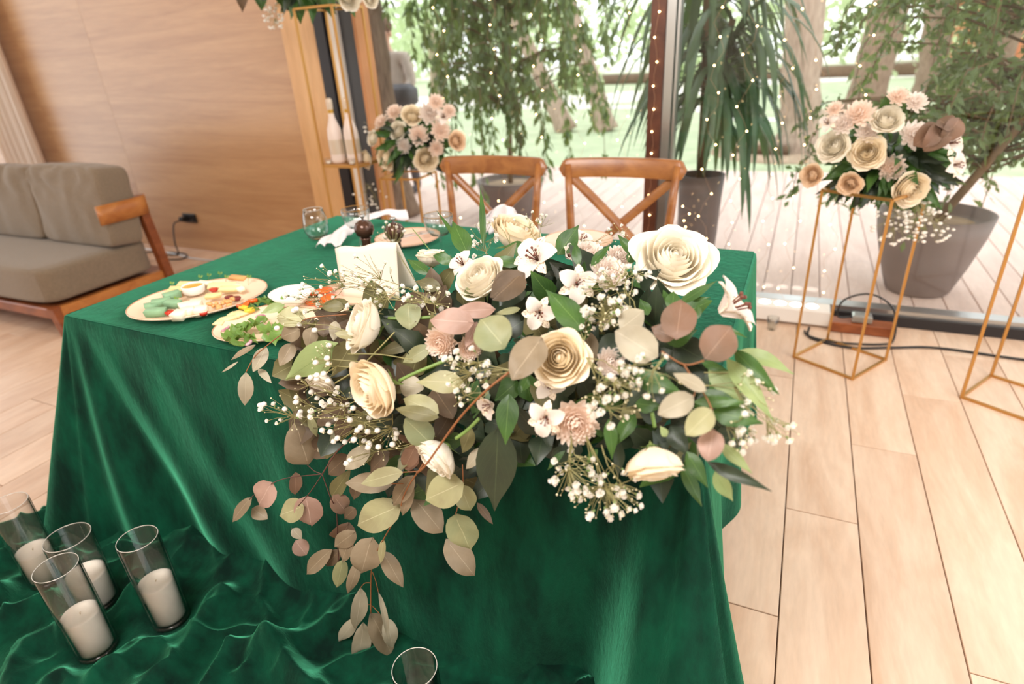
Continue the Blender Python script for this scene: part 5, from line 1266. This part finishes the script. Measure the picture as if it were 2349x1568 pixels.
bk = Vector((0.01, .07, 0)); sheet(A_[0]+bk, A_[1]+bk+Vector((0, .02, 0)), A_[2]+Vector((.002, .004, 0)), A_[3]+Vector((0, .004, 0)), 'back_leaf')
# setting plates, cutlery, napkins
def setting(px_, py_, lab):
    c = gz(px_, py_, ZC+.015); plate(c.x, c.y, .125, .125, 0, lab, 'platepink', .02, 'dinner plates at the place settings'); return c
c1 = setting(935, 545, 'round pink dinner plate with cutlery in front of the left chair'); c2_ = setting(1325, 552, 'round pink dinner plate behind the bouquet in front of the right chair')
for k, (dx, cat) in enumerate(((-.02, 'knife'), (.012, 'fork'))):
    x, y, z = c1.x+dx+.02, c1.y, ZC+.027; a = .9; d = Vector((math.cos(a), math.sin(a), 0)); sd = Vector((-d.y, d.x, 0)); b = Vector((x, y, z))
    mb = MB().tube([b-d*.09, b-d*.03, b+d*.02], [.004, .003, .002], 6)
    if cat == 'knife': mb.add([b+d*.02-sd*.004, b+d*.02+sd*.006, b+d*.09+sd*.007, b+d*.105-sd*.003, b+d*.02-sd*.004+Vector((0, 0, .001)), b+d*.02+sd*.006+Vector((0, 0, .001)), b+d*.09+sd*.007+Vector((0, 0, .001)), b+d*.105-sd*.003+Vector((0, 0, .001))], [(3, 2, 1, 0), (4, 5, 6, 7), (0, 1, 5, 4), (1, 2, 6, 5), (2, 3, 7, 6), (3, 0, 4, 7)])
    else:
        mb.box(tuple(b+d*.03-Vector((.009, .009, .0))), tuple(b+d*.03+Vector((.009, .009, .002))))
        for q_ in (-1.5, -.5, .5, 1.5): mb.tube([b+d*.03+sd*q_*.004, b+d*.08+sd*q_*.005], .0012, 4)
    tag(mb.build(cat, M['silver']), 'silver %s lying on the pink dinner plate by the left chair' % cat, cat)
M['napkin'] = mat('lilac_white_linen', srgb(240, 230, 232), .9, sheen=.2)
def cloth_strip(pts, wd, name, label, wav=.012, seed=0, lift=0):
    P = []; n = len(pts); out = []
    for i in range(n-1):
        for k in range(8): out.append(Vector(pts[i]).lerp(Vector(pts[i+1]), k/8))
    out.append(Vector(pts[-1])); m2 = len(out)
    for i, p in enumerate(out):
        d = (out[min(i+1, m2-1)]-out[max(0, i-1)]).normalized(); sd = d.cross(Vector((0, 0, 1))).normalized(); t = i/(m2-1)
        ww = wd*(np.interp(t, [0, .2, .45, .6, 1], [1.0, .8, .35, .6, 1.0])); row = []
        for j in range(15):
            u = -1+2*j/14
            row.append(p+sd*u*ww/2+Vector((0, 0, abs(wav*math.sin(u*3.6+seed+t*5))*1.2+wav*.8*noise.noise(Vector((u*3, t*6, seed)))+.004+(1-u*u)*.012)))
        P.append(row)
    o = MB().grid(P).build(name, M['napkin']); k = o.modifiers.new('s', 'SOLIDIFY'); k.thickness = .0015; k.offset = 1
    tag(o, label, 'napkin'); return o
zz = ZC+.004
cloth_strip([gz(755, 575, zz), gz(775, 552, zz+.01), gz(800, 535, zz+.02), gz(845, 510, zz+.03), gz(890, 500, zz+.03), gz(935, 500, zz+.02)], .10, 'napkin', 'pale lilac knotted napkin behind the pepper mills', .014, 1)
# fan napkin
nf = gz(1130, 535, ZC+.02); P = []
for i in range(12):
    v = i/11; row = []
    for j in range(25):
        u = -1+2*j/24; wd_ = .035+.045*math.sin(PI*min(1, v*.75+.1)); 
        row.append(Vector((nf.x+.03*v, nf.y, ZC+.02))+Vector((u*wd_, .014*math.sin(u*9)*(1-v*.5)+.02*v, v*(.105-.03*u*u+.015*u))))
    P.append(row)
o = MB().grid(P).build('napkin', M['napkin']); k = o.modifiers.new('s', 'SOLIDIFY'); k.thickness = .002
tag(o, 'white napkin folded upright like a fan in front of the left chair', 'napkin')
# ================================================================== FLOOR THINGS
# outlet and cables
oc = gy(435, 500, 3.4); t = root('wall_outlet', (oc.x, 3.405, oc.z), 'black double wall outlet on the oak wall right of the sofa', 'outlet')
MB().box((oc.x-.075, 3.395, oc.z-.038), (oc.x+.075, 3.409, oc.z+.038), bev=.004).build('cover', M['black'], t, False)
for dx in (-.035, .038): MB().lathe([(.024, 0), (.026, .003), (.022, .003), (.02, 0)], (oc.x+dx, 3.394, oc.z), 20, axis=(0, -1, 0)).build('socket', M['darkframe'], t)
pg = gy(405, 505, 3.36); t = root('plug_cable', (pg.x, 3.36, pg.z), 'black plug and cable looping from the outlet to the floor', 'cable')
MB().box((oc.x-.065, 3.345, oc.z-.02), (oc.x-.02, 3.392, oc.z+.018), bev=.005).build('plug', M['black'], t, False)
cb_ = [Vector((oc.x-.05, 3.345, oc.z-.01)), Vector((oc.x-.10, 3.32, oc.z-.03)), gy(398, 530, 3.3), gy(402, 560, 3.25), Vector((oc.x-.06, 3.24, .012)), Vector((oc.x-.2, 3.2, .008)), Vector((oc.x-.1, 3.12, .008)), Vector((oc.x+.08, 3.16, .008)), Vector((oc.x+.02, 3.26, .010)), Vector((oc.x-.18, 3.28, .008)), Vector((oc.x-.45, 3.22, .008))]
def smooth(pts, k_=6):
    out = []; n = len(pts)
    for i in range(n-1):
        p0, p1, p2, p3 = pts[max(0, i-1)], pts[i], pts[i+1], pts[min(n-1, i+2)]
        for k in range(k_):
            t = k/k_; out.append(.5*((2*p1)+(p2-p0)*t+(2*p0-5*p1+4*p2-p3)*t*t+(3*p1-p0-3*p2+p3)*t**3))
    out.append(pts[-1]); return out
MB().tube(smooth(cb_), .006, 6).build('cord', M['black'], t)
tag(MB().tube(smooth([Vector((oc.x-.6, 3.30, .007)), Vector((oc.x-.1, 3.25, .007)), Vector((oc.x+.2, 3.2, .007)), Vector((oc.x+.7, 3.22, .007))]), .005, 6).build('cable', M['silver']), 'grey cable lying along the floor below the wall outlet', 'cable')
# light bar at the glass
lb = root('light_bar', (.0, 3.28, 0), 'white floor light bar with glowing round lenses at the foot of the glass', 'lamp')
MB().box((-.55, 3.25, .012), (.27, 3.37, .095), bev=.006).build('housing', M['white'], lb, False)
M['lens'] = emit('lens_glow', (1, .88, .78, 1), 9); M['bulb'] = emit('bulb_glow', (1, .64, .30, 1), 15)
lm = None
for k in range(10):
    x = -.52+.078*k; MB().lathe([(0, .003), (.026, .003), (.030, 0)], (x, 3.31, .0955), 22).build('lens', M['lens'], lb)
tb_ = MB().box((.28, 3.22, .002), (.56, 3.31, .055), bev=.004)
tag(tb_.build('timber_block', M['sofawood'], None, False), 'small brown timber block with adapters on it by the glass', 'block')
pa = root('power_adapter', (.42, 3.26, .056), 'silver-grey power adapter on the timber block, with a looped black cord', 'adapter')
MB().box((.37, 3.235, .056), (.46, 3.295, .10), bev=.008).build('body', M['silver'], pa, False)
MB().tube(smooth([Vector((.37, 3.26, .08)), Vector((.30, 3.2, .10)), Vector((.31, 3.17, .20)), Vector((.42, 3.18, .24)), Vector((.53, 3.19, .17)), Vector((.56, 3.18, .02)), Vector((.5, 3.12, .008)), Vector((.3, 3.08, .008)), Vector((.18, 3.12, .008)), Vector((.16, 3.18, .008))]), .005, 6).build('cord', M['black'], pa)
tag(MB().tube(smooth([Vector((.18, 3.2, .02)), Vector((.19, 3.10, .007)), Vector((.36, 3.04, .007)), Vector((.55, 3.1, .007)), Vector((.75, 3.16, .007)), Vector((1.1, 3.14, .007)), Vector((1.6, 3.16, .007)), Vector((2.4, 3.2, .007))]), .006, 6).build('cable', M['black']), 'long black cable running right along the floor beneath the window rail', 'cable')
cu = gz(1770, 755, .0)
tag(MB().lathe([(0, .001), (.022, .001), (.03, .07), (.0292, .07), (.0212, .004), (0, .004)], (cu.x, cu.y, 0), 24).build('plastic_cup', M['cglass']), 'small clear plastic cup on the floor below the light bar', 'cup')
# ================================================================== FAIRY LIGHTS
bmesh_ = MB().ball((0, 0, 0), .0044, 8, 5).mesh('bulb', M['bulb'])
M['wire'] = mat('copper_wire', srgb(214, 170, 130), .4, .5)
random.seed(31)
def fairy(x, z0, z1, n, label, y=3.30, amp=.015, sx=0):
    t = root('fairy_light_string', (x, y, z1), label, 'fairy lights', 'fairy light strings hanging before the glass')
    pts = []; n2 = n*2
    for i in range(n2+1):
        z = z1+(z0-z1)*i/n2; pts.append(Vector((x+sx*i/n2+amp*math.sin(i*1.7+x*5), y+.006*math.sin(i), z)))
    MB().tube(pts, .0006, 3).build('wire', M['wire'], t)
    for i in range(1, n2, 2):
        p = pts[i]; o = bpy.data.objects.new('bulb', bmesh_); COL.objects.link(o); o.parent = t; o.location = p-Vector(t['_root'])
xs = [(1020, 'first'), (1135, 'second'), (1235, 'third'), (1330, 'fourth'), (1430, 'fifth'), (1640, 'sixth'), (1710, 'seventh'), (1800, 'eighth'), (1870, 'ninth'), (1975, 'tenth')]
for k, (xp, od) in enumerate(xs):
    p = gy(xp, 200, 3.3); z1 = 1.75+random.uniform(-.05, .08); z0 = .12 if xp > 1550 else .4
    fairy(p.x, z0, z1, int((z1-z0)/.115), 'string of warm fairy lights hanging before the glass, %s counted from the left' % od, amp=.03)
fairy(-.71, .15, 1.7, 14, 'string of warm fairy lights running down the brown mullion', 3.31, .008)
fairy(-.50, .1, .62, 14, 'short tangled bunch of warm fairy lights beside the right chair', 3.28, .03)
